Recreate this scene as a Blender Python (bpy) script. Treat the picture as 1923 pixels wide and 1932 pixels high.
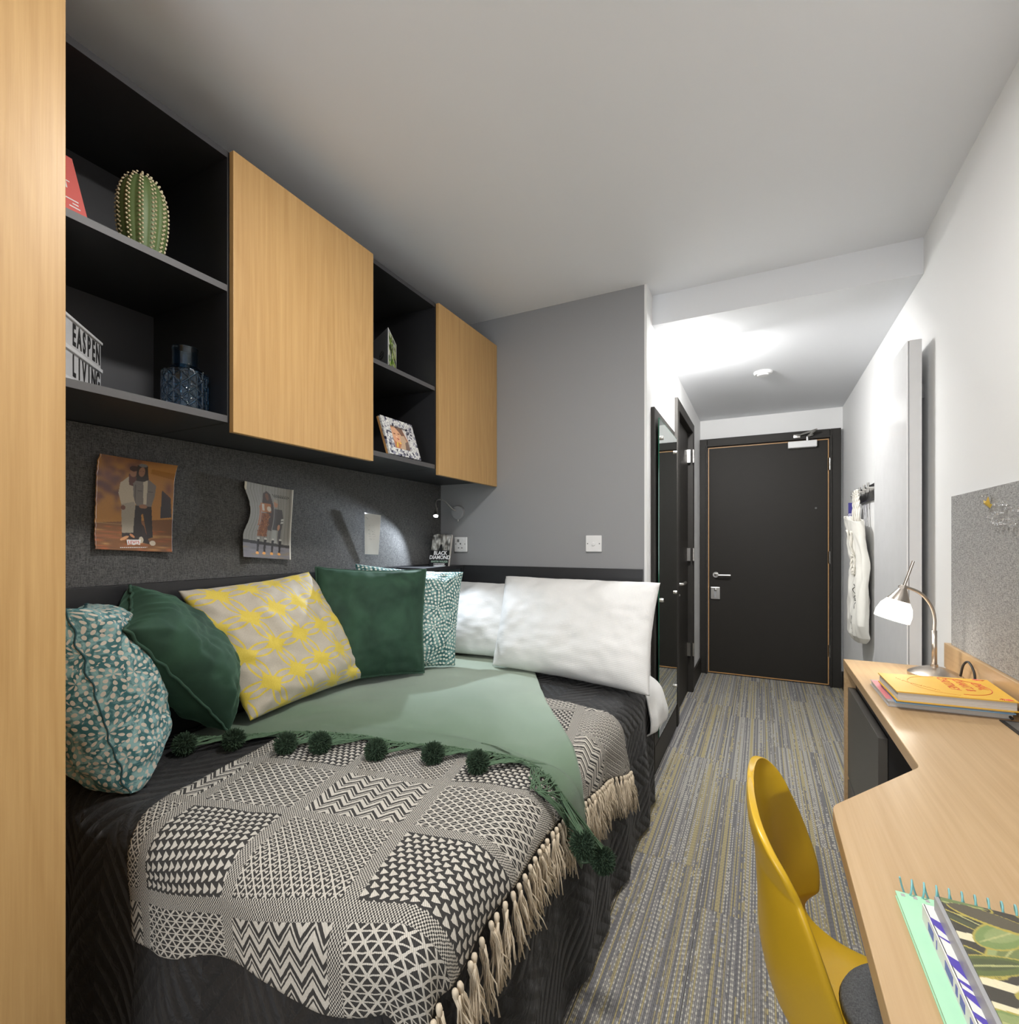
import bpy, bmesh, math, random
import numpy as np
from mathutils import Vector, Matrix, noise as MN

random.seed(7)
PI = math.pi
SC = bpy.context.scene
COL = SC.collection
for o in list(bpy.data.objects):
    bpy.data.objects.remove(o, do_unlink=True)

# ------------------------------------------------------------------ camera, world, light, exposure
cam_d = bpy.data.cameras.new('camera')
cam_d.sensor_fit = 'HORIZONTAL'
cam_d.sensor_width = 36.0
cam_d.lens = 36.0 * 939.0 / 1923.0
cam_d.shift_y = 56.0 / 1923.0
cam_d.clip_start = 0.02
cam = bpy.data.objects.new('camera', cam_d)
cam.location = (0, 0, 1.19)
cam.rotation_euler = (math.radians(90), 0, math.atan(474.0 / 939.0))
COL.objects.link(cam)
SC.camera = cam
SC.view_settings.view_transform = 'Standard'
SC.view_settings.look = 'None'
SC.view_settings.gamma = 1.0
SC.view_settings.use_curve_mapping = False
SC.view_settings.exposure = 0.12

world = bpy.data.worlds.new('world')
SC.world = world
world.use_nodes = True
world.node_tree.nodes['Background'].inputs[0].default_value = (0.55, 0.66, 0.85, 1)
world.node_tree.nodes['Background'].inputs[1].default_value = 0.6

def lamp(name, kind, loc, power, color=(1, 1, 1), size=0.1, aim=None, spot=None, blend=0.3, sy=None, spread=None):
    d = bpy.data.lights.new(name, kind)
    d.energy = power
    d.color = color
    if kind == 'AREA':
        d.shape = 'RECTANGLE' if sy else 'DISK'
        d.size = size
        if sy: d.size_y = sy
        if spread: d.spread = spread
    else:
        d.shadow_soft_size = size
    if kind == 'SPOT':
        d.spot_size = spot
        d.spot_blend = blend
    o = bpy.data.objects.new(name, d)
    o.location = loc
    if aim is not None:
        o.rotation_euler = (Vector(aim) - Vector(loc)).to_track_quat('-Z', 'Y').to_euler()
    COL.objects.link(o)
    return o

# daylight through the window in the wall behind the viewpoint
lamp('window_daylight', 'AREA', (-0.65, -1.28, 1.45), 25, (0.93, 0.97, 1.0), 1.3, aim=(-0.65, 3, 1.3), sy=1.3)
# recessed main ceiling light of the room
lamp('ceiling_light_glow', 'AREA', (-0.27, 0.95, 2.425), 20.5, (1.0, 0.985, 0.965), 0.20, aim=(-0.27, 0.95, 0))
# corridor ceiling light
lamp('corridor_light_glow', 'AREA', (-0.325, 2.88, 2.215), 21, (1.0, 0.99, 0.975), 0.12, aim=(0.05, 4.3, 0.6))
# reading light (cool LED), desk lamp bulb
lamp('reading_light_glow', 'SPOT', (-1.558, 2.207, 1.312), 18.0, (0.80, 0.89, 1.0), 0.008,
     aim=(-1.38, 1.55, 0.72), spot=math.radians(122), blend=0.35)
lamp('desk_lamp_glow', 'POINT', (0.404, 2.05, 0.925), 0.9, (1.0, 0.90, 0.76), 0.02)

# ------------------------------------------------------------------ node helper
class X:
    """a socket with arithmetic"""
    def __init__(s, nt, k): s.nt, s.k = nt, k
    def _m(s, op, *a):
        n = s.nt.nodes.new('ShaderNodeMath'); n.operation = op
        for i, v in enumerate((s,) + a):
            if isinstance(v, X): s.nt.links.new(v.k, n.inputs[i])
            else: n.inputs[i].default_value = float(v)
        return X(s.nt, n.outputs[0])
    def __add__(s, o): return s._m('ADD', o)
    __radd__ = __add__
    def __sub__(s, o): return s._m('SUBTRACT', o)
    def __rsub__(s, o): return (s * -1) + o
    def __mul__(s, o): return s._m('MULTIPLY', o)
    __rmul__ = __mul__
    def __truediv__(s, o): return s._m('DIVIDE', o)
    def lt(s, o): return s._m('LESS_THAN', o)
    def gt(s, o): return s._m('GREATER_THAN', o)
    def frac(s): return s._m('FRACT')
    def floor(s): return s._m('FLOOR')
    def abs(s): return s._m('ABSOLUTE')
    def sin(s): return s._m('SINE')
    def sqrt(s): return s._m('SQRT')
    def pw(s, e): return s._m('POWER', e)
    def mn(s, o): return s._m('MINIMUM', o)
    def mx(s, o): return s._m('MAXIMUM', o)
    def mod(s, o): return s._m('FLOORED_MODULO', o)
    def at2(s, o): return s._m('ARCTAN2', o)
    def tri(s): return ((s.frac() - 0.5).abs()) * 2.0
    def clamp(s): return s.mx(0.0).mn(1.0)
    def step(s, a, b):
        n = s.nt.nodes.new('ShaderNodeMapRange'); n.interpolation_type = 'SMOOTHSTEP'
        s.nt.links.new(s.k, n.inputs[0]); n.inputs[1].default_value = a; n.inputs[2].default_value = b
        return X(s.nt, n.outputs[0])

class M:
    """material under construction"""
    def __init__(s, name):
        s.m = bpy.data.materials.new(name); s.m.use_nodes = True
        s.nt = s.m.node_tree
        s.b = s.nt.nodes['Principled BSDF']
    def n(s, t): return s.nt.nodes.new(t)
    def coord(s, kind='Object'):
        return s.n('ShaderNodeTexCoord').outputs[kind]
    def uv(s):
        n = s.n('ShaderNodeSeparateXYZ'); s.nt.links.new(s.coord('UV'), n.inputs[0])
        return X(s.nt, n.outputs[0]), X(s.nt, n.outputs[1])
    def xyz(s, kind='Object'):
        n = s.n('ShaderNodeSeparateXYZ'); s.nt.links.new(s.coord(kind), n.inputs[0])
        return [X(s.nt, n.outputs[i]) for i in range(3)]
    def comb(s, a, b=0.0, c=0.0):
        n = s.n('ShaderNodeCombineXYZ')
        for i, v in enumerate((a, b, c)):
            if isinstance(v, X): s.nt.links.new(v.k, n.inputs[i])
            else: n.inputs[i].default_value = v
        return n.outputs[0]
    def noise(s, vec, scale, detail=2.0, rough=0.5, dist=0.0):
        n = s.n('ShaderNodeTexNoise'); n.inputs['Scale'].default_value = scale
        n.inputs['Detail'].default_value = detail; n.inputs['Roughness'].default_value = rough
        n.inputs['Distortion'].default_value = dist
        s.nt.links.new(vec, n.inputs['Vector'])
        return X(s.nt, n.outputs['Fac'])
    def white(s, vec):
        n = s.n('ShaderNodeTexWhiteNoise'); n.noise_dimensions = '3D'
        s.nt.links.new(vec, n.inputs['Vector'])
        return X(s.nt, n.outputs['Value'])
    def scale(s, vec, sc):
        n = s.n('ShaderNodeMapping'); n.inputs['Scale'].default_value = sc
        s.nt.links.new(vec, n.inputs['Vector'])
        return n.outputs[0]
    def mix(s, f, a, b):
        n = s.n('ShaderNodeMix'); n.data_type = 'RGBA'
        for i, v in ((0, f), (6, a), (7, b)):
            if isinstance(v, X): s.nt.links.new(v.k, n.inputs[i])
            elif hasattr(v, 'is_linked'): s.nt.links.new(v, n.inputs[i])
            elif isinstance(v, (int, float)): n.inputs[i].default_value = v
            else: n.inputs[i].default_value = tuple(v) + (1,)
        return n.outputs[2]
    def ramp(s, f, stops, mode='LINEAR'):
        n = s.n('ShaderNodeValToRGB'); n.color_ramp.interpolation = mode
        e = n.color_ramp.elements
        e[0].position = stops[0][0]; e[0].color = tuple(stops[0][1]) + (1,)
        e[1].position = stops[1][0]; e[1].color = tuple(stops[1][1]) + (1,)
        for p, c in stops[2:]:
            q = e.new(p); q.color = tuple(c) + (1,)
        s.nt.links.new(f.k, n.inputs[0])
        return n.outputs[0]
    def set(s, key, v):
        i = s.b.inputs[key]
        if isinstance(v, X): s.nt.links.new(v.k, i)
        elif hasattr(v, 'is_linked'): s.nt.links.new(v, i)
        elif isinstance(v, (tuple, list)): i.default_value = tuple(v) + ((1,) if len(v) == 3 else ())
        else: i.default_value = v
        return s
    def bump(s, h, dist=0.002, strength=1.0):
        n = s.n('ShaderNodeBump'); n.inputs['Distance'].default_value = dist
        n.inputs['Strength'].default_value = strength
        s.nt.links.new(h.k, n.inputs['Height'])
        s.nt.links.new(n.outputs[0], s.b.inputs['Normal'])
        return s

def plain(name, col, rough=0.5, metal=0.0, **kw):
    m = M(name)
    v = m.noise(m.coord(), 14.0, 3.0)
    a = tuple(c * 0.94 for c in col); b = tuple(min(1, c * 1.05) for c in col)
    m.set('Base Color', m.mix(v, a, b)).set('Roughness', rough).set('Metallic', metal)
    for k, q in kw.items():
        m.set(k.replace('_', ' '), q)
    return m.m

def oak(name, c1, c2, vec_scale, rough=0.42, bump=0.0004):
    """straight grain with soft cathedral figure; vec_scale is small along the grain"""
    m = M(name)
    o = m.coord()
    v = m.scale(o, vec_scale)
    fig = m.noise(v, 1.0, 2.0, 0.5, 0.6)
    rings = ((fig * 9.0).frac() - 0.5).abs() * 2.0
    fine = m.noise(m.scale(o, tuple(q * 14 if q > 2 else q * 3.5 for q in vec_scale)), 1.0, 4.0, 0.65)
    big = m.noise(m.scale(o, tuple(q * 0.6 for q in vec_scale)), 1.0, 1.0)
    f = (rings * 0.24 + (fine - 0.5) * 1.7 + big * 0.35 + 0.22).clamp()
    m.set('Base Color', m.mix(f, c1, c2)).set('Roughness', rough)
    m.bump(fine, bump, 0.5)
    return m.m

MAT = {}
def mats():
    D = MAT
    m = M('white_paint'); v = m.noise(m.coord(), 260, 2); m.set('Base Color', (0.83, 0.83, 0.825)).set('Roughness', 0.62).bump(v, 0.0003, 0.4); D['white_wall'] = m.m
    m = M('ceiling_paint'); v = m.noise(m.coord(), 200, 2); m.set('Base Color', (0.79, 0.805, 0.83)).set('Roughness', 0.7).bump(v, 0.0003, 0.3); D['ceiling'] = m.m
    m = M('grey_paint'); v = m.noise(m.coord(), 260, 2); m.set('Base Color', (0.30, 0.303, 0.31)).set('Roughness', 0.6).bump(v, 0.0003, 0.4); D['grey_wall'] = m.m
    D['black_board'] = plain('black_laminate', (0.022, 0.022, 0.024), 0.42)
    D['dark_laminate'] = plain('dark_laminate', (0.040, 0.040, 0.044), 0.5)
    D['drawer_front'] = plain('drawer_laminate', (0.085, 0.080, 0.072), 0.45)
    D['shelf_edge'] = plain('shelf_edging', (0.085, 0.083, 0.085), 0.5)
    D['black_door'] = plain('door_black', (0.022, 0.0195, 0.0165), 0.55, Specular_IOR_Level=0.25)
    D['frame_black'] = plain('frame_paint', (0.026, 0.0235, 0.0205), 0.55, Specular_IOR_Level=0.3)
    D['oak_v'] = oak('oak_vertical', (0.59, 0.365, 0.148), (0.455, 0.260, 0.092), (7, 7, 0.7))
    D['oak_h'] = oak('oak_desk', (0.58, 0.405, 0.228), (0.46, 0.300, 0.150), (7, 0.6, 7), 0.36)
    D['oak_lip'] = plain('oak_lipping', (0.50, 0.27, 0.10), 0.45)
    D['steel'] = plain('satin_steel', (0.62, 0.60, 0.57), 0.28, 1.0)
    m = M('brushed_nickel'); v = m.noise(m.scale(m.coord(), (1, 1, 60)), 30, 2)
    m.set('Base Color', (0.55, 0.50, 0.45)).set('Metallic', 1.0).set('Roughness', v * 0.2 + 0.22); D['nickel'] = m.m
    D['white_plastic'] = plain('white_plastic', (0.82, 0.82, 0.82), 0.3)
    D['grey_mark'] = plain('grey_mark', (0.12, 0.12, 0.12), 0.5)
    D['white_gloss'] = plain('white_gloss_panel', (0.84, 0.84, 0.845), 0.12)
    D['panel_edge'] = plain('panel_edge', (0.66, 0.66, 0.665), 0.35)
    D['grey_plastic'] = plain('grey_plastic', (0.35, 0.35, 0.36), 0.4)
    D['black_rubber'] = plain('black_rubber', (0.02, 0.02, 0.02), 0.5)
    D['mirror'] = plain('mirror_silver', (0.78, 0.84, 0.80), 0.015, 1.0)
    D['green_edge'] = plain('glass_edge', (0.02, 0.16, 0.09), 0.1)
    D['paper'] = plain('paper', (0.78, 0.77, 0.74), 0.7)
    D['pages'] = plain('page_block', (0.62, 0.59, 0.55), 0.8)
    D['ink'] = plain('ink', (0.03, 0.03, 0.03), 0.6)
    D['letter_white'] = plain('white_print', (0.85, 0.85, 0.85), 0.5)
    # felt boards
    for nm, a, b, sc in (('felt_dark', (0.038, 0.038, 0.039), (0.150, 0.148, 0.145), 1.0), ('felt_light', (0.16, 0.16, 0.158), (0.50, 0.495, 0.485), 1.0)):
        m = M(nm); o = m.coord()
        w1 = m.noise(m.scale(o, (500, 500, 60)), 1, 3, 0.7)
        w2 = m.noise(m.scale(o, (60, 60, 500)), 1, 3, 0.7)
        w3 = m.noise(m.scale(o, (260, 260, 260)), 1, 2)
        f = ((w1 + w2) * 0.9 + w3 * 0.7 - 0.75).step(0.15, 0.85)
        m.set('Base Color', m.mix(f, a, b)).set('Roughness', 0.95).bump(f, 0.0008, 0.6)
        D[nm] = m.m
    # carpet
    m = M('loop_carpet')
    x, y, z = m.xyz()
    oi = m.n('ShaderNodeObjectInfo'); rnd = X(m.nt, oi.outputs['Random'])
    row = (x / 0.0046).floor()
    rid = m.white(m.comb(row, rnd * 37.0, 0.0))
    slow = m.noise(m.comb(x * 5.0, y * 1.2, rnd * 20.0), 1.0, 2.0)
    al = (y / 0.019 + rid * 9.0)
    cell = m.white(m.comb(row, al.floor(), rnd * 11.0))
    sel = (rid * 0.85 + slow * 0.35 - 0.10 + (cell - 0.5) * 0.05).clamp()
    dash = al.frac().gt(0.45)
    col = m.ramp(sel, [(0.0, (0.25, 0.245, 0.25)), (0.22, (0.38, 0.365, 0.35)), (0.34, (0.76, 0.73, 0.64)), (0.50, (0.25, 0.245, 0.25)), (0.60, (0.58, 0.49, 0.26)), (0.76, (0.74, 0.70, 0.60)), (0.88, (0.46, 0.40, 0.25))], 'CONSTANT')
    cr_ = sel.gt(0.34) * sel.lt(0.50) + sel.gt(0.76) * sel.lt(0.88)
    col = m.mix(cr_ * dash * 0.7, col, (0.27, 0.26, 0.26))
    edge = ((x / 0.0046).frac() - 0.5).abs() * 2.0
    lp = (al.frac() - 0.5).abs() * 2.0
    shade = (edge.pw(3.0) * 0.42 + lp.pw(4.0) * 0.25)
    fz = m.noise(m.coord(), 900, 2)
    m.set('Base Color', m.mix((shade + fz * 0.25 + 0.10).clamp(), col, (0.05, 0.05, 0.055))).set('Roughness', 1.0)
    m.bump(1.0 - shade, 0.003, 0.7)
    D['carpet'] = m.m
    D['carpet_base'] = plain('carpet_backing', (0.06, 0.06, 0.06), 1.0)
    # quilted black bedspread : chevron channels
    m = M('quilted_black'); u, v = m.uv()
    zig = (u / 0.24).tri() * 0.15
    ch = ((v + zig) / 0.052).frac()
    hgt = (ch * PI).sin()
    st = (ch.lt(0.045)) * ((u / 0.006).frac().gt(0.45))
    fz = m.noise(m.coord(), 500, 3)
    wr = m.noise(m.coord(), 28, 3, 0.55, 0.6)
    m.set('Base Color', m.mix(st * 0.45, m.mix(fz, (0.008, 0.0078, 0.0083), (0.020, 0.0193, 0.020)), (0.06, 0.055, 0.05)))
    m.set('Roughness', 0.7).set('Sheen Weight', 0.08).set('Sheen Roughness', 0.4).bump(hgt * 0.55 + wr * 0.9, 0.012, 0.85)
    D['quilt'] = m.m
    # patterned throw
    m = M('patterned_weave'); u, v = m.uv()
    p, q = u, v
    W, H = 0.272, 0.215
    pc, qc = p / W, q / H
    fp, fq = pc.frac(), qc.frac()
    band = (fp.lt(0.11)).mx(fq.lt(0.13))
    ci, ri = pc.floor().mod(2.0), qc.floor().mod(2.0)
    wob = (m.noise(m.comb(u, v), 90, 2) - 0.5) * 0.0026
    p = p + wob; q = q - wob
    s = 0.028
    d1 = (((p + q * 1.25) / s).frac() - 0.5).abs()
    d2 = (((p - q * 1.25) / s).frac() - 0.5).abs()
    d3 = 0.5 - ((q * 2.5 / s).frac() - 0.5).abs()
    lattice = (d1.lt(0.105)).mx(d2.lt(0.105)).mx(d3.lt(0.09))
    zz = ((p / 0.052).tri() * 0.027 + q) / 0.030
    zf = zz.frac()
    zigzag = (zf.lt(0.40)).mx((zf.gt(0.55)) * (zf.lt(0.70)))
    s2 = 0.0185
    hr = (q / 0.0165).floor().mod(2.0)
    hx = (p / s2 + hr * 0.5).frac(); hy = (q / 0.0165).frac()
    hounds = ((hx + (hy - 0.5).abs() * 1.5).lt(0.88)) * (hy.gt(0.12)) * hx.gt(0.08)
    s3 = 0.021
    e1 = (((p + q) / s3).frac() - 0.5).abs(); e2 = (((p - q) / s3).frac() - 0.5).abs()
    diam = (e1.lt(0.10)).mx(e2.lt(0.10)).mx((e1 + e2).gt(0.82)).mx((((p / s3 * 4.0).frac()).lt(0.5)) * (((q / s3 * 2.0).frac()).lt(0.25)))
    A = lattice * ci + zigzag * (1.0 - ci)
    B = hounds * ci + diam * (1.0 - ci)
    pat = A * ri + B * (1.0 - ri)
    ck = ((p / 0.0030).floor() + (q / 0.0030).floor()).mod(2.0)
    msk = pat * (1.0 - band) + ck * band
    knit = (((p + q * 0.5) / 0.0032).frac() - 0.5).abs() * 2.0
    nz = m.noise(m.comb(u, v), 420, 2)
    msk = ((msk + (nz - 0.5) * 0.45).step(0.35, 0.65))
    col = m.mix(msk, m.mix(nz, (0.010, 0.010, 0.011), (0.034, 0.033, 0.034)), m.mix(nz, (0.56, 0.52, 0.45), (0.90, 0.85, 0.76)))
    m.set('Base Color', m.mix(knit * 0.5, col, (0.10, 0.092, 0.08))).set('Roughness', 0.95)
    m.bump(msk * 0.7 + knit * 0.3, 0.0022, 0.8)
    D['weave'] = m.m
    D['cream_yarn'] = plain('cream_yarn', (0.72, 0.61, 0.46), 0.95)
    # ombre throw
    m = M('ombre_wool'); u, v = m.uv()
    w = m.noise(m.comb(u, v), 6, 3)
    f = (v + (w - 0.5) * 0.10)
    tw = ((u + v) / 0.003).frac().gt(0.5)
    nz = m.noise(m.comb(u, v), 600, 2)
    col = m.ramp(f.clamp(), [(0.0, (0.115, 0.18, 0.113)), (0.18, (0.17, 0.25, 0.168)), (0.42, (0.32, 0.42, 0.335)), (0.66, (0.50, 0.60, 0.50)), (1.0, (0.46, 0.52, 0.40))])
    m.set('Base Color', m.mix((tw * 0.12 + nz * 0.3), col, (0.05, 0.10, 0.05))).set('Roughness', 0.95).set('Sheen Weight', 0.2)
    m.bump(tw * 0.5 + nz * 0.6, 0.0008, 0.6)
    D['ombre'] = m.m
    D['green_yarn'] = plain('green_yarn', (0.085, 0.145, 0.083), 0.95)
    D['pom_yarn'] = plain('pompom_yarn', (0.034, 0.064, 0.034), 0.95)
    # cushion cloths
    m = M('green_velvet'); nz = m.noise(m.coord(), 7, 3, 0.5, 0.5)
    m.set('Base Color', m.mix(nz.step(0.3, 0.75), (0.012, 0.042, 0.024), (0.030, 0.085, 0.048))).set('Roughness', 0.8).set('Sheen Weight', 0.35).set('Sheen Tint', (0.35, 0.7, 0.5)).set('Sheen Roughness', 0.35)
    m.bump(m.noise(m.coord(), 30, 3), 0.003, 0.35); D['velvet'] = m.m
    D['teal_seam'] = plain('teal_seam', (0.02, 0.07, 0.08), 0.8)
    D['velvet_piping'] = plain('velvet_piping', (0.035, 0.085, 0.055), 0.8)
    m = M('yellow_circles'); u, v = m.uv()
    s = 0.114; a, b = (u + v * 0.30) / s, (v * 0.98 - u * 0.12) / s
    fa, fb = a.frac(), b.frac()
    def dist(cx, cy): return ((fa - cx) * (fa - cx) + (fb - cy) * (fb - cy)).sqrt()
    ds = [dist(0, 0), dist(1, 0), dist(0, 1), dist(1, 1)]
    ring = None; mn = None
    for d in ds:
        r = (d - 0.695).abs().lt(0.028)
        ring = r if ring is None else ring.mx(r)
        mn = d if mn is None else mn.mn(d)
    ga, gb = (a + 0.5).frac(), (b + 0.5).frac()
    r2 = (((ga - 0.5) * (ga - 0.5) * 0.30 + (gb - 0.5) * (gb - 0.5) * 1.3).sqrt() - 0.30).abs().lt(0.022)
    star = mn.gt(0.484)
    star2 = ((fa - 0.5).abs() + fb.mn(1.0 - fb) * 3.2).lt(0.20)
    star3 = ((fb - 0.5).abs() + fa.mn(1.0 - fa) * 3.2).lt(0.20)
    f = ring.mx(star)
    f = f.step(0.3, 0.7)
    nz = m.noise(m.coord(), 300, 2)
    m.set('Base Color', m.mix(f, m.mix(nz, (0.50, 0.44, 0.35), (0.62, 0.56, 0.47)), m.mix(nz, (0.72, 0.53, 0.045), (0.86, 0.68, 0.12))))
    m.set('Roughness', 0.6).set('Sheen Weight', 0.2).bump(f + nz * 0.3, 0.0012, 0.7); D['yellow_cloth'] = m.m
    for nm, fs, c_a, c_b, c_dot in (('teal_petals', 0.105, (0.030, 0.125, 0.135), (0.24, 0.41, 0.41), (0.60, 0.52, 0.43)), ('teal_petals_small', 0.13, (0.030, 0.125, 0.125), (0.20, 0.36, 0.34), (0.80, 0.80, 0.72))):
        m = M(nm); u, v = m.uv()
        vn = m.n('ShaderNodeTexVoronoi'); vn.voronoi_dimensions = '2D'; vn.inputs['Scale'].default_value = 1.0 / fs
        vn.inputs['Randomness'].default_value = 0.75
        m.nt.links.new(m.comb(u, v), vn.inputs['Vector'])
        sp = m.n('ShaderNodeSeparateXYZ'); m.nt.links.new(vn.outputs['Position'], sp.inputs[0])
        du, dv = u - X(m.nt, sp.outputs[0]), v - X(m.nt, sp.outputs[1])
        r = (du * du + dv * dv).sqrt(); an = dv.at2(du) / (2 * PI) + 0.5
        dr = 0.0165
        k = (r / dr).floor(); rf = (r / dr).frac()
        nn = k * 4.6 + 5.0
        af = (an * nn + k.mod(2.0) * 0.5).frac()
        a2 = ((rf - 0.5) / 0.40) ; b2 = ((af - 0.5) / 0.25)
        dot = ((a2 * a2 + b2 * b2).lt(1.0)).step(0.2, 0.8)
        sh = m.noise(m.coord(), 22, 4, 0.65, 1.2)
        base = m.mix(sh.step(0.43, 0.60), c_a, c_b)
        m.set('Base Color', m.mix(dot, base, c_dot)).set('Roughness', 0.6).set('Sheen Weight', 0.5).set('Sheen Tint', (0.6, 0.9, 0.9)).set('Sheen Roughness', 0.3)
        m.bump(1.0 - dot, 0.0016, 0.8); D[nm] = m.m
    m = M('white_cotton'); u, v = m.uv()
    wf = (((u / 0.0055).frac() - 0.5).abs() + ((v / 0.0075).frac() - 0.5).abs())
    wr = m.noise(m.coord(), 11, 4, 0.55, 0.8)
    m.set('Base Color', (0.80, 0.795, 0.78)).set('Roughness', 0.85).bump(wf * 0.20 + wr * 0.22, 0.008, 0.45); D['cotton'] = m.m
    D['canvas'] = plain('canvas_white', (0.80, 0.78, 0.72), 0.9)
    D['rope'] = plain('rope', (0.70, 0.67, 0.60), 0.9)
    D['mustard'] = plain('mustard_plastic', (0.66, 0.41, 0.02), 0.33)
    m = M('charcoal_tweed'); o = m.coord()
    w1 = m.noise(m.scale(o, (900, 200, 200)), 1, 2); w2 = m.noise(m.scale(o, (200, 900, 200)), 1, 2)
    m.set('Base Color', m.mix((w1 * 1.1 + w2 * 1.1 - 0.65).clamp(), (0.035, 0.038, 0.042), (0.19, 0.20, 0.21))).set('Roughness', 0.95).bump(w1 + w2, 0.0008, 0.6); D['tweed'] = m.m
    m = M('cactus_skin'); D['cactus'] = plain('cactus_skin', (0.110, 0.165, 0.055), 0.5)
    D['cactus_spine'] = plain('cactus_spine', (0.66, 0.58, 0.38), 0.6)
    m = M('blue_glass'); m.set('Base Color', (0.42, 0.64, 0.84)).set('Roughness', 0.02).set('Transmission Weight', 1.0).set('IOR', 1.45); D['blue_glass'] = m.m
    m = M('clear_plastic'); m.set('Base Color', (0.95, 0.95, 0.95)).set('Roughness', 0.05).set('Transmission Weight', 0.9).set('IOR', 1.45); D['clear'] = m.m
    D['gold'] = plain('gold_pin', (0.75, 0.55, 0.12), 0.3, 0.6)
    def glow(nm, c, e):
        m = M(nm); m.set('Base Color', (0.9, 0.9, 0.88)).set('Emission Color', c).set('Emission Strength', e); return m.m
    D['glow_lamp'] = glow('opal_lit_shade', (1.0, 0.93, 0.82), 3.2)
    D['glow_led'] = glow('led_lit', (0.85, 0.93, 1.0), 60.0)
    D['glow_panel'] = glow('ceiling_diffuser_lit', (1.0, 0.95, 0.88), 5.0)
    D['glow_corr'] = glow('corridor_diffuser_lit', (1.0, 0.99, 0.97), 75.0)
    D['coral'] = plain('coral_cover', (0.72, 0.16, 0.14), 0.4)
    D['yellow_cover'] = plain('yellow_cover', (0.78, 0.46, 0.06), 0.6)
    D['red_print'] = plain('red_print', (0.62, 0.05, 0.02), 0.5)
    D['orange_print'] = plain('orange_print', (0.70, 0.26, 0.04), 0.5)
    D['blue_cover'] = plain('blue_cover', (0.25, 0.50, 0.80), 0.35)
    D['pink_cover'] = plain('pink_cover', (0.75, 0.25, 0.27), 0.35)
    D['grey_cover'] = plain('grey_cover', (0.42, 0.40, 0.40), 0.4)
    D['mint'] = plain('mint_card', (0.42, 0.74, 0.50), 0.5)
    D['mint_wire'] = plain('mint_wire', (0.22, 0.52, 0.55), 0.35)
    D['violet'] = plain('violet_print', (0.10, 0.07, 0.42), 0.4)
    D['lanyard'] = plain('lanyard_violet', (0.035, 0.03, 0.20), 0.5)
    D['green_print'] = plain('green_print', (0.25, 0.36, 0.28), 0.5)
    # printed attribute colour
    m = M('printed_sheet')
    at = m.n('ShaderNodeAttribute'); at.attribute_name = 'print'; at.attribute_type = 'GEOMETRY'
    m.set('Base Color', at.outputs['Color']).set('Roughness', 0.35); D['print'] = m.m
    m = M('mosaic_frame'); o = m.coord()
    vn = m.n('ShaderNodeTexVoronoi'); vn.inputs['Scale'].default_value = 95
    m.nt.links.new(o, vn.inputs['Vector'])
    sp = m.n('ShaderNodeSeparateColor'); m.nt.links.new(vn.outputs['Color'], sp.inputs[0])
    g = X(m.nt, sp.outputs[0])
    ve = m.n('ShaderNodeTexVoronoi'); ve.feature = 'DISTANCE_TO_EDGE'; ve.inputs['Scale'].default_value = 95
    m.nt.links.new(o, ve.inputs['Vector'])
    e = X(m.nt, ve.outputs['Distance'])
    col = m.ramp(g, [(0.0, (0.03, 0.03, 0.06)), (0.16, (0.25, 0.25, 0.32)), (0.30, (0.70, 0.70, 0.68)), (0.7, (0.80, 0.80, 0.76))], 'CONSTANT')
    m.set('Base Color', m.mix(e.lt(0.05), col, (0.30, 0.30, 0.32))).set('Roughness', 0.3).bump(e, 0.001, 0.4); D['mosaic'] = m.m
mats()

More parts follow.
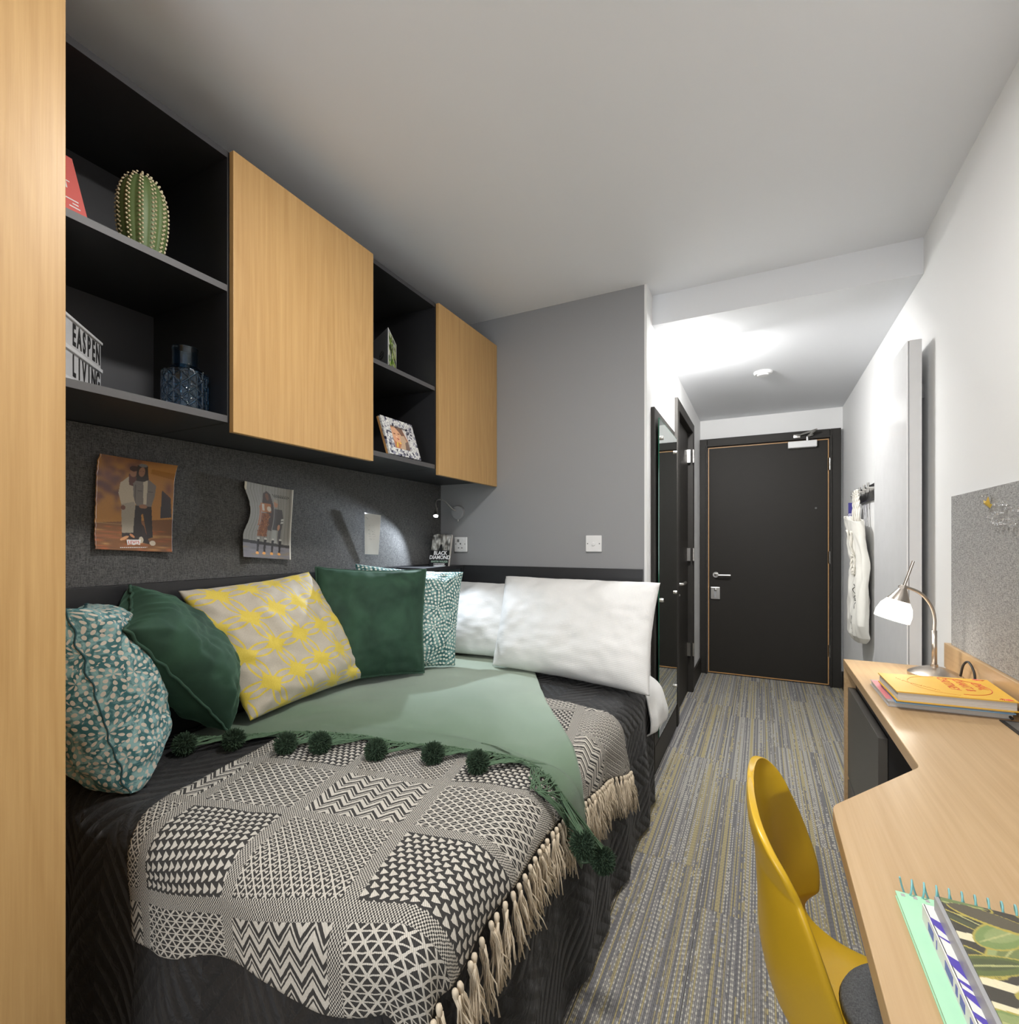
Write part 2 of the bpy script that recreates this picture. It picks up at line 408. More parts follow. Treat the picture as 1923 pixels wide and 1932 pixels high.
# ------------------------------------------------------------------ mesh builder
class MB:
    def __init__(s): s.v = []; s.f = []; s.uv = []; s.has_uv = False
    def add(s, vs, fs, uvs=None):
        b = len(s.v)
        s.v += [tuple(v) for v in vs]
        s.f += [tuple(i + b for i in f) for f in fs]
        if uvs: s.has_uv = True; s.uv += list(uvs)
        else: s.uv += [(0.0, 0.0)] * len(vs)
        return s
    def box(s, x0, x1, y0, y1, z0, z1, bev=0.0, mat=None):
        if bev <= 0:
            vs = [(x, y, z) for x in (x0, x1) for y in (y0, y1) for z in (z0, z1)]
            fs = [(0, 1, 3, 2), (4, 6, 7, 5), (0, 4, 5, 1), (2, 3, 7, 6), (0, 2, 6, 4), (1, 5, 7, 3)]
        else:
            bm = bmesh.new()
            bmesh.ops.create_cube(bm, size=1.0)
            for v in bm.verts:
                v.co = Vector(((x0 + x1) / 2 + v.co.x * (x1 - x0), (y0 + y1) / 2 + v.co.y * (y1 - y0), (z0 + z1) / 2 + v.co.z * (z1 - z0)))
            bmesh.ops.bevel(bm, geom=list(bm.edges), offset=bev, segments=2, profile=0.5, affect='EDGES')
            bm.verts.index_update()
            vs = [tuple(v.co) for v in bm.verts]; fs = [[v.index for v in f.verts] for f in bm.faces]
            bm.free()
        if mat is not None: vs = [tuple(mat @ Vector(v)) for v in vs]
        return s.add(vs, fs)
    def tube(s, pts, r, n=10, cap=True):
        pts = [Vector(p) for p in pts]
        m = len(pts)
        rs = r if isinstance(r, (list, tuple)) else [r] * m
        vs = []; ref = None
        for i, p in enumerate(pts):
            t = (pts[min(i + 1, m - 1)] - pts[max(i - 1, 0)])
            if t.length < 1e-9: t = Vector((0, 0, 1))
            t.normalize()
            if ref is None: ref = Vector((0, 0, 1)) if abs(t.z) < 0.9 else Vector((1, 0, 0))
            ref = (ref - t * ref.dot(t)).normalized()
            q = t.cross(ref)
            for k in range(n):
                a = 2 * PI * k / n
                vs.append(p + (ref * math.cos(a) + q * math.sin(a)) * rs[i])
        fs = [(i * n + k, i * n + (k + 1) % n, (i + 1) * n + (k + 1) % n, (i + 1) * n + k) for i in range(m - 1) for k in range(n)]
        if cap:
            fs.append(tuple(range(n - 1, -1, -1))); fs.append(tuple((m - 1) * n + k for k in range(n)))
        return s.add(vs, fs)
    def lathe(s, prof, n=32, mat=None, cap=True):
        vs = [(r * math.cos(2 * PI * k / n), r * math.sin(2 * PI * k / n), z) for r, z in prof for k in range(n)]
        m = len(prof)
        fs = [(i * n + k, i * n + (k + 1) % n, (i + 1) * n + (k + 1) % n, (i + 1) * n + k) for i in range(m - 1) for k in range(n)]
        if cap:
            fs.append(tuple(range(n - 1, -1, -1))); fs.append(tuple((m - 1) * n + k for k in range(n)))
        if mat is not None: vs = [tuple(mat @ Vector(v)) for v in vs]
        return s.add(vs, fs)
    def prism(s, poly, z0, z1, mat=None):
        n = len(poly)
        vs = [(x, y, z0) for x, y in poly] + [(x, y, z1) for x, y in poly]
        fs = [tuple(range(n - 1, -1, -1)), tuple(range(n, 2 * n))] + [(i, (i + 1) % n, n + (i + 1) % n, n + i) for i in range(n)]
        if mat is not None: vs = [tuple(mat @ Vector(v)) for v in vs]
        return s.add(vs, fs)
    def grid(s, fn, nu, nv, uvfn=None):
        vs = []; uvs = []
        for j in range(nv + 1):
            for i in range(nu + 1):
                u, v = i / nu, j / nv
                vs.append(tuple(fn(u, v)))
                uvs.append(uvfn(u, v) if uvfn else (u, v))
        w = nu + 1
        fs = [(j * w + i, j * w + i + 1, (j + 1) * w + i + 1, (j + 1) * w + i) for j in range(nv) for i in range(nu)]
        return s.add(vs, fs, uvs)
    def obj(s, name, mat, parent=None, smooth=False, solid=None, sub=0, fix=True):
        me = bpy.data.meshes.new(name)
        me.from_pydata(s.v, [], s.f)
        if s.has_uv:
            l = me.uv_layers.new(name='UVMap')
            idx = np.empty(len(me.loops), dtype=np.int32); me.loops.foreach_get('vertex_index', idx)
            l.data.foreach_set('uv', np.array(s.uv, dtype=np.float32)[idx].ravel())
        if fix:
            bm = bmesh.new(); bm.from_mesh(me); bmesh.ops.recalc_face_normals(bm, faces=bm.faces); bm.to_mesh(me); bm.free()
        if smooth: me.polygons.foreach_set('use_smooth', [True] * len(me.polygons))
        me.materials.append(MAT[mat] if isinstance(mat, str) else mat)
        o = bpy.data.objects.new(name, me); COL.objects.link(o)
        if parent is not None: o.parent = parent
        if solid:
            md = o.modifiers.new('thickness', 'SOLIDIFY'); md.thickness = solid; md.offset = -1.0
        if sub:
            md = o.modifiers.new('smooth', 'SUBSURF'); md.levels = sub; md.render_levels = sub
        return o

def auto_smooth(o, deg=35):
    me = o.data
    me.polygons.foreach_set('use_smooth', [True] * len(me.polygons))
    bm = bmesh.new(); bm.from_mesh(me)
    for e in bm.edges:
        if len(e.link_faces) == 2 and e.calc_face_angle(0) > math.radians(deg): e.smooth = False
    bm.to_mesh(me); bm.free()
    return o

def tag(o, label, cat, group=None):
    o['label'] = label; o['category'] = cat
    if group: o['group'] = group
    return o
def struct(o):
    o['kind'] = 'structure'; return o
def thing(name, label, cat, group=None, loc=(0, 0, 0)):
    o = bpy.data.objects.new(name, None); COL.objects.link(o); o.empty_display_size = 0.05
    o.location = loc
    return tag(o, label, cat, group)
def box(name, mat, parent, *a, bev=0.0, m=None):
    return MB().box(*a, bev=bev, mat=m).obj(name, mat, parent)
def copy_tree(o, parent=None):
    c = o.copy(); COL.objects.link(c); c.parent = parent
    for ch in list(o.children):
        copy_tree(ch, c)
    return c
def basis(org, xd, yd):
    xd = Vector(xd).normalized(); yd = Vector(yd); yd = (yd - xd * yd.dot(xd)).normalized()
    z = xd.cross(yd)
    m = Matrix((xd, yd, z)).transposed().to_4x4(); m.translation = Vector(org)
    return m
def text(name, body, size, m, mat, parent, depth=0.0004, sx=1.0, align='CENTER', bold=0.0):
    cu = bpy.data.curves.new('t', 'FONT'); cu.body = body; cu.size = size; cu.align_x = align; cu.align_y = 'CENTER'
    cu.extrude = depth; cu.offset = bold; cu.resolution_u = 3
    to = bpy.data.objects.new('t', cu); COL.objects.link(to)
    dg = bpy.context.evaluated_depsgraph_get()
    me = bpy.data.meshes.new_from_object(to.evaluated_get(dg))
    bpy.data.objects.remove(to, do_unlink=True); bpy.data.curves.remove(cu)
    me.transform(m @ Matrix.Diagonal((sx, 1, 1, 1)))
    me.materials.clear(); me.materials.append(MAT[mat])
    o = bpy.data.objects.new(name, me); COL.objects.link(o)
    if parent is not None: o.parent = parent
    return o
def bez(pts, n=24):
    """Catmull-Rom through the points"""
    P = [Vector(p) for p in pts]; P = [P[0] * 2 - P[1]] + P + [P[-1] * 2 - P[-2]]
    out = []
    segs = len(P) - 3
    for i in range(n + 1):
        t = i / n * segs; k = min(int(t), segs - 1); t -= k
        a, b, c, d = P[k:k + 4]
        out.append(0.5 * ((2 * b) + (c - a) * t + (2 * a - 5 * b + 4 * c - d) * t * t + (3 * b - a - 3 * c + d) * t ** 3))
    return out

# ------------------------------------------------------------------ small rasteriser for printed sheets
class Sheet:
    def __init__(s, w, h, col):
        s.w, s.h = w, h
        s.a = np.empty((h, w, 3)); s.a[:] = col
        s.y, s.x = np.mgrid[0:h, 0:w]; s.x = (s.x + 0.5) / w; s.y = (s.y + 0.5) / h
    def blob(s, cx, cy, rx, ry, col, rot=0.0, k=1.0):
        c, d = math.cos(rot), math.sin(rot)
        u = (s.x - cx) * c + (s.y - cy) * d; v = -(s.x - cx) * d + (s.y - cy) * c
        m = (u / rx) ** 2 + (v / ry) ** 2 < 1
        s.a[m] = s.a[m] * (1 - k) + np.array(col) * k
    def soft(s, cx, cy, rx, ry, col, k=0.8):
        g = np.exp(-(((s.x - cx) / rx) ** 2 + ((s.y - cy) / ry) ** 2))[..., None] * k
        s.a = s.a * (1 - g) + np.array(col) * g
    def poly(s, pts, col, k=1.0):
        m = np.zeros(s.x.shape, bool); n = len(pts)
        for i in range(n):
            x0, y0 = pts[i]; x1, y1 = pts[(i + 1) % n]
            if y0 == y1: continue
            c = ((y0 > s.y) != (y1 > s.y)) & (s.x < (x1 - x0) * (s.y - y0) / (y1 - y0) + x0)
            m ^= c
        s.a[m] = s.a[m] * (1 - k) + np.array(col) * k
    def grain(s, amt, seed=1):
        r = np.random.RandomState(seed)
        s.a = np.clip(s.a * (1 + (r.rand(s.h, s.w, 1) - 0.5) * amt), 0, 1)
    def obj(s, name, fn, parent=None, mat='print', smooth=True, solid=0.0004):
        """fn(u,v): u right, v down in 0..1 -> world position"""
        mb = MB(); mb.grid(fn, s.w - 1, s.h - 1)
        o = mb.obj(name, mat, parent, smooth=smooth, solid=solid, fix=False)
        at = o.data.color_attributes.new('print', 'FLOAT_COLOR', 'POINT')
        c = np.ones((s.h * s.w, 4), dtype=np.float32); c[:, :3] = s.a.reshape(-1, 3)
        at.data.foreach_set('color', c.ravel())
        return o
def sr(r, g, b):
    return tuple(((c / 255.0 + 0.055) / 1.055) ** 2.4 if c > 10 else c / 255.0 / 12.92 for c in (r, g, b))
# ================================================================== SETTING
XL, XR, YB, YE, ZC, ZK = -1.717, 0.60, 2.465, 4.87, 2.445, 2.295
XC = -0.495
YR = -1.30
struct(box('floor', 'carpet_base', None, XL - 0.1, XR + 0.1, YR - 0.1, YE + 0.15, -0.10, -0.008))
FL = bpy.data.objects['floor']
def plank_mesh(w, l):
    return MB().box(0.0006, w - 0.0006, 0.0006, l - 0.0006, -0.008, 0.0, bev=0.0008)
xs = [(-0.93, .53), (-0.68, 0.30), (-0.43, 0.23), (-0.18, 0.03), (0.07, 0.58), (0.32, 0.83), (0.57, 0.4)]
master = None
for x0, off in xs:
    y = YR - 1 + off
    while y < YE:
        w = min(0.25, XR - x0)
        ya, yb = max(y, YR), min(y + 1.0, YE)
        if yb - ya > 0.02 and w > 0.01:
            if w == 0.25 and yb - ya > 0.999 and master is not None:
                o = master.copy(); COL.objects.link(o)
            else:
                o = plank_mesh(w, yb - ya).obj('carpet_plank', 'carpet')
                if w == 0.25 and yb - ya > 0.999: master = o
            o.location = (x0, ya, 0); o.parent = FL
        y += 1.0
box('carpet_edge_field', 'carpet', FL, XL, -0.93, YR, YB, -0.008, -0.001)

struct(box('wall_left', 'grey_wall', None, XL - 0.1, XL, YR - 0.1, YB + 0.1, 0, ZC))
struct(box('wall_back', 'grey_wall', None, XL, XC - 0.012, YB, YB + 0.1, 0, ZC))
# corridor left wall with the bathroom doorway cut out
DY0, DY1, DZ = 3.385, 4.185, 2.075
wc = MB()
wc.box(XC - 0.012, XC, YB, YB + 0.1, 0, ZC)
wc.box(XC - 0.1, XC, YB + 0.1, DY0, 0, ZC)
wc.box(XC - 0.1, XC, DY1, YE, 0, ZC)
wc.box(XC - 0.1, XC, DY0, DY1, DZ, ZC)
struct(wc.obj('wall_corridor', 'white_wall'))
struct(box('wall_right', 'white_wall', None, XR, XR + 0.1, YR - 0.1, YE + 0.1, 0, ZC))
we = MB()
EX0, EX1, EZ = -0.432, 0.508, 2.045
we.box(XC - 0.1, EX0, YE, YE + 0.1, 0, ZC)
we.box(EX1, XR + 0.1, YE, YE + 0.1, 0, ZC)
we.box(EX0, EX1, YE, YE + 0.1, EZ, ZC)
struct(we.obj('wall_end', 'white_wall'))
# wall behind the viewpoint, with the window opening
wr = MB()
WX0, WX1, WZ0, WZ1 = -1.35, 0.05, 0.80, 2.15
wr.box(XL - 0.1, WX0, YR - 0.1, YR, 0, ZC); wr.box(WX1, XR + 0.1, YR - 0.1, YR, 0, ZC)
wr.box(WX0, WX1, YR - 0.1, YR, 0, WZ0); wr.box(WX0, WX1, YR - 0.1, YR, WZ1, ZC)
struct(wr.obj('wall_rear', 'white_wall'))
w1 = MB()
w1.box(WX0, WX1, YR - 0.08, YR - 0.02, WZ0, WZ0 + 0.06, 0.004); w1.box(WX0, WX1, YR - 0.08, YR - 0.02, WZ1 - 0.06, WZ1, 0.004)
for x in (WX0, (WX0 + WX1) / 2 - 0.03, WX1 - 0.06): w1.box(x, x + 0.06, YR - 0.08, YR - 0.02, WZ0 + 0.06, WZ1 - 0.06, 0.004)
win = struct(w1.obj('window_1', 'frame_black'))
struct(box('ceiling', 'ceiling', None, XL - 0.1, XR + 0.1, YR - 0.1, 2.60, ZC, ZC + 0.1))
cc = MB(); cc.box(XC - 0.1, XR + 0.1, 2.60, YE + 0.1, ZK, ZC + 0.1)
struct(cc.obj('ceiling_corridor', 'ceiling'))
# skirting
for nm, a in (('baseboard_corridor', (XC, XC + 0.014, 2.60, 3.33, 0, 0.14)), ('baseboard_corridor_far', (XC, XC + 0.014, 4.24, 4.82, 0, 0.14)),
              ('baseboard_right', (XR - 0.014, XR, 2.26, 4.82, 0, 0.14))):
    struct(box(nm, 'frame_black', None, *a, bev=0.003))

# ------------------------------------------------------------------ end door
d1 = struct(box('door_1', 'black_door', None, EX0 + 0.004, EX1 - 0.004, 4.845, 4.889, 0.006, EZ - 0.004, bev=0.002))
fr = MB()
fr.box(XC + 0.001, EX0, 4.815, YE, 0, 2.115, 0.004); fr.box(EX1, 0.583, 4.815, YE, 0, 2.115, 0.004); fr.box(EX0, EX1, 4.815, YE, EZ, 2.115, 0.004)
fr.box(EX0 - 0.012, EX0 + 0.002, 4.80, 4.816, 0, 2.06, 0.002); fr.box(EX1 - 0.002, EX1 + 0.012, 4.80, 4.816, 0, 2.06, 0.002); fr.box(EX0, EX1, 4.80, 4.816, EZ - 0.002, EZ + 0.012, 0.002)
fr.obj('door_frame', 'frame_black', d1)
lp = MB()
for a in ((EX0 + 0.006, EX0 + 0.014, 0.01, EZ - 0.006), (EX1 - 0.014, EX1 - 0.006, 0.01, EZ - 0.006), (EX0 + 0.014, EX1 - 0.014, EZ - 0.014, EZ - 0.006), (EX0 + 0.014, EX1 - 0.014, 0.01, 0.018)):
    lp.box(a[0], a[1], 4.842, 4.8465, a[2], a[3])
lp.obj('oak_lipping', 'oak_lip', d1)
def rot_y():  # lathe axis z -> -y
    return Matrix.Rotation(PI / 2, 4, 'X')
def lever(parent, org, out, along, L=0.125, r=0.010):
    """rosette + lever; out = away from the leaf, along = direction of the lever"""
    o, u, a = Vector(org), Vector(out).normalized(), Vector(along).normalized()
    m = basis(o, a, u.cross(a))
    if (m.to_3x3() @ Vector((0, 0, 1))).dot(u) < 0: m = basis(o, a, a.cross(u))
    if (m.to_3x3() @ Vector((0, 0, 1))).dot(u) < 0: m = m @ Matrix.Rotation(PI, 4, 'X')
    MB().lathe([(0.0005, 0), (0.026, 0), (0.026, 0.006), (0.024, 0.008), (0.0005, 0.008)], 28, m).obj('rosette', 'steel', parent)
    mb = MB(); mb.tube(bez([o + u * 0.006, o + u * 0.035, o + u * 0.05 + a * 0.012, o + u * 0.052 + a * 0.05, o + u * 0.050 + a * L], 20), r, 12)
    return auto_smooth(mb.obj('door_handle', 'steel', parent))
lever(d1, (-0.362, 4.845, 0.892), (0, -1, 0), (1, 0, 0))
lk = box('lock_plate', 'steel', d1, -0.405, -0.325, 4.832, 4.846, 0.672, 0.782, bev=0.004)
box('lock_slot', 'grey_plastic', lk, -0.374, -0.356, 4.828, 4.833, 0.686, 0.765, bev=0.002)
MB().lathe([(0.0005, 0), (0.013, 0), (0.012, 0.012), (0.0005, 0.012)], 20, Matrix.Translation((-0.362, 4.832, 0.76)) @ rot_y()).obj('lock_knob', 'steel', lk, smooth=True)
for z in (1.83, 1.06, 0.29):
    hb = MB()
    for k in range(5):
        hb.tube([(0.509, 4.838, z - 0.05 + k * 0.0202), (0.509, 4.838, z - 0.05 + k * 0.0202 + 0.0190)], 0.0085, 12)
    hb.box(0.496, 0.522, 4.842, 4.8465, z - 0.05, z + 0.05)
    auto_smooth(hb.obj('hinge', 'steel', d1))
# overhead closer
cl = box('door_closer', 'white_plastic', d1, 0.205, 0.415, 4.79, 4.845, 1.975, 2.03, bev=0.006)
ar = MB()
ar.tube([(0.345, 4.80, 2.03), (0.345, 4.80, 2.062)], 0.011, 14)
ar.box(-0.09, 0.0, -0.009, 0.009, -0.003, 0.003, 0.001, Matrix.Translation((0.345, 4.80, 2.06)) @ Matrix.Rotation(math.radians(-150), 4, 'Z') @ Matrix.Rotation(math.radians(20), 4, 'Y'))
ar.tube([(0.345, 4.80, 2.062), (0.405, 4.71, 2.10)], 0.008, 8); ar.tube([(0.405, 4.71, 2.10), (0.27, 4.81, 2.075)], 0.007, 8)
ar.box(0.245, 0.295, 4.80, 4.816, 2.058, 2.088, 0.002)
auto_smooth(ar.obj('closer_arm', 'steel', cl))
MB().lathe([(0.0005, 0), (0.008, 0), (0.008, 0.004), (0.0005, 0.004)], 14, Matrix.Translation((0.41, 4.845, 1.47)) @ rot_y()).obj('peephole', 'grey_mark', d1)

# ------------------------------------------------------------------ bathroom door in the corridor's left wall
d2 = struct(box('door_2', 'black_door', None, XC - 0.062, XC - 0.020, DY0 + 0.03, DY1 - 0.03, 0.006, DZ - 0.03, bev=0.002))
fr = MB()
fr.box(XC - 0.1, XC + 0.020, DY0 - 0.045, DY0 + 0.026, 0, DZ + 0.045, 0.003); fr.box(XC - 0.1, XC + 0.020, DY1 - 0.026, DY1 + 0.045, 0, DZ + 0.045, 0.003)
fr.box(XC - 0.1, XC + 0.020, DY0 + 0.026, DY1 - 0.026, DZ - 0.026, DZ + 0.045, 0.003)
fr.obj('door_frame', 'frame_black', d2)
lever(d2, (XC - 0.02, 3.49, 0.905), (1.0, 0, 0), (0, 1, 0), 0.15)
MB().lathe([(0.0005, 0), (0.022, 0), (0.021, 0.008), (0.0005, 0.008)], 24, Matrix.Translation((XC - 0.02, 3.49, 0.83)) @ Matrix.Rotation(PI / 2, 4, 'Y')).obj('rosette', 'steel', d2)
box('thumb_turn', 'steel', d2, XC - 0.012, XC + 0.012, 3.478, 3.502, 0.824, 0.836, bev=0.002)
for z in (1.86, 1.09, 0.345):
    hb = MB()
    for k in range(5): hb.tube([(XC + 0.024, 4.13, z - 0.05 + k * 0.0202), (XC + 0.024, 4.13, z - 0.0310 + k * 0.0202)], 0.0085, 12)
    hb.box(XC - 0.02, XC + 0.004, 4.112, 4.128, z - 0.05, z + 0.05)
    auto_smooth(hb.obj('hinge', 'steel', d2))

# ------------------------------------------------------------------ ceiling fittings
sd = thing('smoke_detector', 'small round white smoke detector on the corridor ceiling', 'smoke detector', loc=(0.014, 3.64, ZK))
MB().lathe([(0.0005, 0), (0.055, 0), (0.055, -0.008), (0.048, -0.016), (0.0005, -0.016)], 40).obj('detector_base', 'white_plastic', sd, smooth=False)
MB().lathe([(0.0005, -0.015), (0.036, -0.015), (0.032, -0.024), (0.0005, -0.026)], 40).obj('detector_cap', 'white_plastic', sd)
cl_ = thing('corridor_light', 'lit round opal light on the corridor ceiling near the beam', 'ceiling light', loc=(-0.325, 2.88, ZK))
MB().lathe([(0.0005, 0), (0.055, 0), (0.055, -0.006), (0.0005, -0.006)], 40).obj('light_base', 'white_plastic', cl_)
MB().lathe([(0.054, -0.004), (0.060, -0.034), (0.045, -0.050), (0.0005, -0.056)], 40).obj('diffuser', 'glow_corr', cl_, smooth=True)
ml = thing('ceiling_light', 'recessed round ceiling light over the bedside floor', 'ceiling light', loc=(-0.27, 0.95, ZC))
MB().lathe([(0.108, 0.0), (0.12, 0.0), (0.12, -0.006), (0.108, -0.006), (0.108, 0.0)], 48, cap=False).obj('trim_ring', 'white_plastic', ml)
MB().lathe([(0.0005, -0.004), (0.107, -0.004)], 48).obj('diffuser', 'glow_panel', ml)

# ------------------------------------------------------------------ wall sockets and switch on the grey wall
def plate(name, label, cat, x0, x1, z0, z1):
    t = thing(name, label, cat, loc=((x0 + x1) / 2, YB, (z0 + z1) / 2))
    box('face_plate', 'white_plastic', t, -(x1 - x0) / 2, (x1 - x0) / 2, -0.011, -0.0005, -(z1 - z0) / 2, (z1 - z0) / 2, bev=0.004)
    return t
so = plate('wall_socket', 'white single wall socket with usb ports beside the paperback', 'socket', -1.602, -1.515, 1.130, 1.217)
pb = MB()
pb.box(-0.004, 0.004, -0.0118, -0.0108, 0.0, 0.009); pb.box(-0.016, -0.008, -0.0118, -0.0108, -0.022, -0.017); pb.box(0.006, 0.014, -0.0118, -0.0108, -0.022, -0.017)
pb.obj('pin_slots', 'grey_mark', so)
for z in (0.018, 0.026): box('usb_port', 'grey_mark', so, -0.022, -0.008, -0.0122, -0.0108, z - 0.003, z + 0.003)
for x in (-0.032, 0.030): MB().lathe([(0.0005, 0), (0.003, 0), (0.0005, 0.0006)], 12, Matrix.Translation((x, -0.011, 0.003)) @ rot_y()).obj('screw', 'grey_mark', so)
box('rocker_switch', 'white_plastic', so, 0.012, 0.024, -0.0135, -0.0105, 0.024, 0.036, bev=0.001)
sw = plate('light_switch', 'white square isolator plate with round button on the grey wall', 'switch', -0.802, -0.718, 1.138, 1.222)
MB().lathe([(0.0005, 0), (0.010, 0), (0.009, 0.005), (0.0005, 0.006)], 24, Matrix.Translation((0, -0.011, -0.002)) @ rot_y()).obj('button', 'white_plastic', sw)
for x in (-0.031, 0.031): MB().lathe([(0.0005, 0), (0.003, 0), (0.0005, 0.0006)], 12, Matrix.Translation((x, -0.011, 0.0)) @ rot_y()).obj('screw', 'grey_mark', sw)

# ------------------------------------------------------------------ wardrobe at the left edge
wd = thing('wardrobe', 'tall oak wardrobe at the foot of the bed', 'wardrobe', loc=(-1.41, -0.05, 0))
box('wardrobe_body', 'black_board', wd, -0.297, 0.272, -0.49, 0.472, 0.0, 2.42)
box('wardrobe_door', 'oak_v', wd, 0.274, 0.293, 0.001, 0.49, 0.02, 2.42, bev=0.0012)
box('wardrobe_door', 'oak_v', wd, 0.274, 0.293, -0.49, -0.001, 0.02, 2.42, bev=0.0012)
box('side_panel', 'oak_v', wd, -0.297, 0.272, 0.472, 0.49, 0.0, 2.42, bev=0.001)

# ------------------------------------------------------------------ wall units above the bed : carcass front at X=-1.342, doors to -1.322
def unit(name, label, y0, y1, door=False, shelves=()):
    t = thing(name, label, 'cabinet' if door else 'shelving unit', loc=(XL, y0, 1.5))
    W = y1 - y0; D = 0.375; H = 0.79; T = 0.018; ts = T if door else 0.004
    box('side_panel', 'black_board', t, 0.001, D, 0.0005, ts, 0.0255, H)
    box('side_panel', 'black_board', t, 0.001, D, W - ts, W - 0.0005, 0.0255, H)
    tp = box('top_panel', 'black_board', t, 0.001, D - 0.001, ts, W - ts, H - T, H)
    box('edging', 'dark_laminate', tp, D - 0.001, D + 0.0005, ts, W - ts, H - T, H)
    bp = box('bottom_panel', 'black_board', t, 0.001, D - 0.001, ts, W - ts, 0.026, 0.045)
    box('edging', 'shelf_edge', bp, D - 0.001, D + 0.0005, ts, W - ts, 0.026, 0.045)
    box('back_panel', 'dark_laminate', t, 0.001, 0.012, ts, W - ts, 0.045, H - T)
    for z in shelves:
        s = box('shelf', 'black_board', t, 0.012, D - 0.001, ts, W - ts, z, z + T)
        box('edging', 'shelf_edge', s, D - 0.001, D + 0.0005, ts, W - ts, z, z + T)
    if door:
        box('door', 'oak_v', t, D + 0.002, D + 0.020, 0.001, W - 0.001, -0.002, H, bev=0.0012)
    return t
unit('shelving_unit', 'wide open black shelving unit holding the cactus and blue vase', 0.441, 0.897, False, (0.395,))
unit('wall_cabinet', 'oak-fronted wall cabinet between the cactus unit and the photo frame unit', 0.897, 1.465, True)
unit('shelving_unit', 'narrow open black shelving unit between the two oak cabinet doors', 1.465, 1.898, False, (0.386,))
unit('wall_cabinet', 'oak-fronted wall cabinet touching the plain grey wall', 1.898, 2.463, True)

# ------------------------------------------------------------------ felt board and headboards
tag(box('pinboard', 'felt_dark', None, XL + 0.0005, -1.703, 0.445, 2.464, 1.062, 1.524), 'long dark grey felt pinboard above the bed', 'pinboard')
hb = thing('headboard', 'black panelled headboard surround along bed and wall', 'headboard', loc=(XL, 0.45, 0))
box('long_panel', 'black_board', hb, 0.001, 0.022, 0.0, 1.99, 0.30, 1.061, bev=0.001)
box('end_panel', 'black_board', hb, 0.190, 1.205, 1.993, 2.014, 0.30, 1.055, bev=0.001)
nc = MB()   # open corner niche with a ledge
nc.box(0.001, 0.190, 1.60, 2.0135, 1.037, 1.055, 0.001); nc.box(0.172, 0.190, 1.60, 1.618, 0.60, 1.037); nc.box(0.022, 0.172, 1.60, 2.0, 0.60, 0.618)
nc.box(0.180, 0.190, 1.97, 1.992, 0.60, 1.037)
nc.obj('corner_niche', 'black_board', hb)

# ------------------------------------------------------------------ reading light
rl = thing('reading_light', 'small chrome gooseneck reading light glowing beside the pinboard', 'wall light', loc=(-1.573, YB, 1.359))
MB().lathe([(0.0005, 0), (0.040, 0), (0.040, 0.022), (0.037, 0.026), (0.0005, 0.027)], 40, rot_y()).obj('wall_disc', 'grey_plastic', rl, smooth=False)
MB().tube(bez([(-0.008, -0.026, 0.012), (-0.018, -0.045, 0.020), (-0.030, -0.100, 0.058), (-0.020, -0.170, 0.066), (-0.008, -0.225, 0.052), (0.004, -0.238, 0.006)], 30), 0.0042, 10).obj('gooseneck', 'steel', rl, smooth=True)
hd = MB().tube([(0.003, -0.236, 0.014), (0.006, -0.241, -0.004), (0.010, -0.250, -0.026), (0.0110, -0.2515, -0.030)], [0.007, 0.008, 0.0135, 0.0135], 20).obj('lamp_head', 'steel', rl, smooth=False)
MB().tube([(0.0111, -0.2517, -0.0305), (0.0114, -0.2528, -0.0330)], 0.0115, 18).obj('led_lens', 'glow_led', hd)
MB().tube([(0, -0.013, -0.040), (0, -0.013, -0.050)], 0.004, 10).obj('switch_nub', 'steel', rl)

# ------------------------------------------------------------------ mirror on black board
mr = thing('wall_mirror', 'tall narrow mirror on a black board in the corridor', 'mirror', loc=(XC, 2.563, 0.30))
box('backing_board', 'frame_black', mr, 0.0005, 0.019, 0, 0.655, -0.145, 1.57, bev=0.002)
box('mirror_glass', 'mirror', mr, 0.030, 0.0335, 0.045, 0.64, -0.11, 1.52)
gb = MB(); gb.box(0.0295, 0.0340, 0.0425, 0.0448, -0.11, 1.52); gb.box(0.0295, 0.0340, 0.0448, 0.64, 1.5202, 1.5222)
gb.obj('glass_edge', 'green_edge', mr)
for y in (0.11, 0.575):
    for z in (0.02, 0.585, 1.43):
        MB().lathe([(0.0005, 0.019), (0.008, 0.019), (0.008, 0.034), (0.011, 0.034), (0.010, 0.044), (0.0005, 0.045)], 18, Matrix.Translation((0, y, z)) @ Matrix.Rotation(PI / 2, 4, 'Y')).obj('standoff', 'steel', mr, smooth=False)

# ------------------------------------------------------------------ white panel on the right wall
wp = thing('wall_panel', 'tall flat white glossy heating panel on the right wall', 'radiator', loc=(XR, 2.48, 0.15))
box('front_panel', 'white_gloss', wp, -0.0800, -0.0745, 0.004, 0.64, 0, 1.84, bev=0.0015)
box('edge_strip', 'grey_plastic', wp, -0.0744, -0.0725, 0.002, 0.64, 0.002, 1.838)
box('casing', 'panel_edge', wp, -0.0724, -0.033, 0, 0.64, 0, 1.84, bev=0.0015)
for z in (0.25, 1.63): box('wall_bracket', 'grey_plastic', wp, -0.0328, -0.0005, 0.11, 0.116, z, z + 0.06)

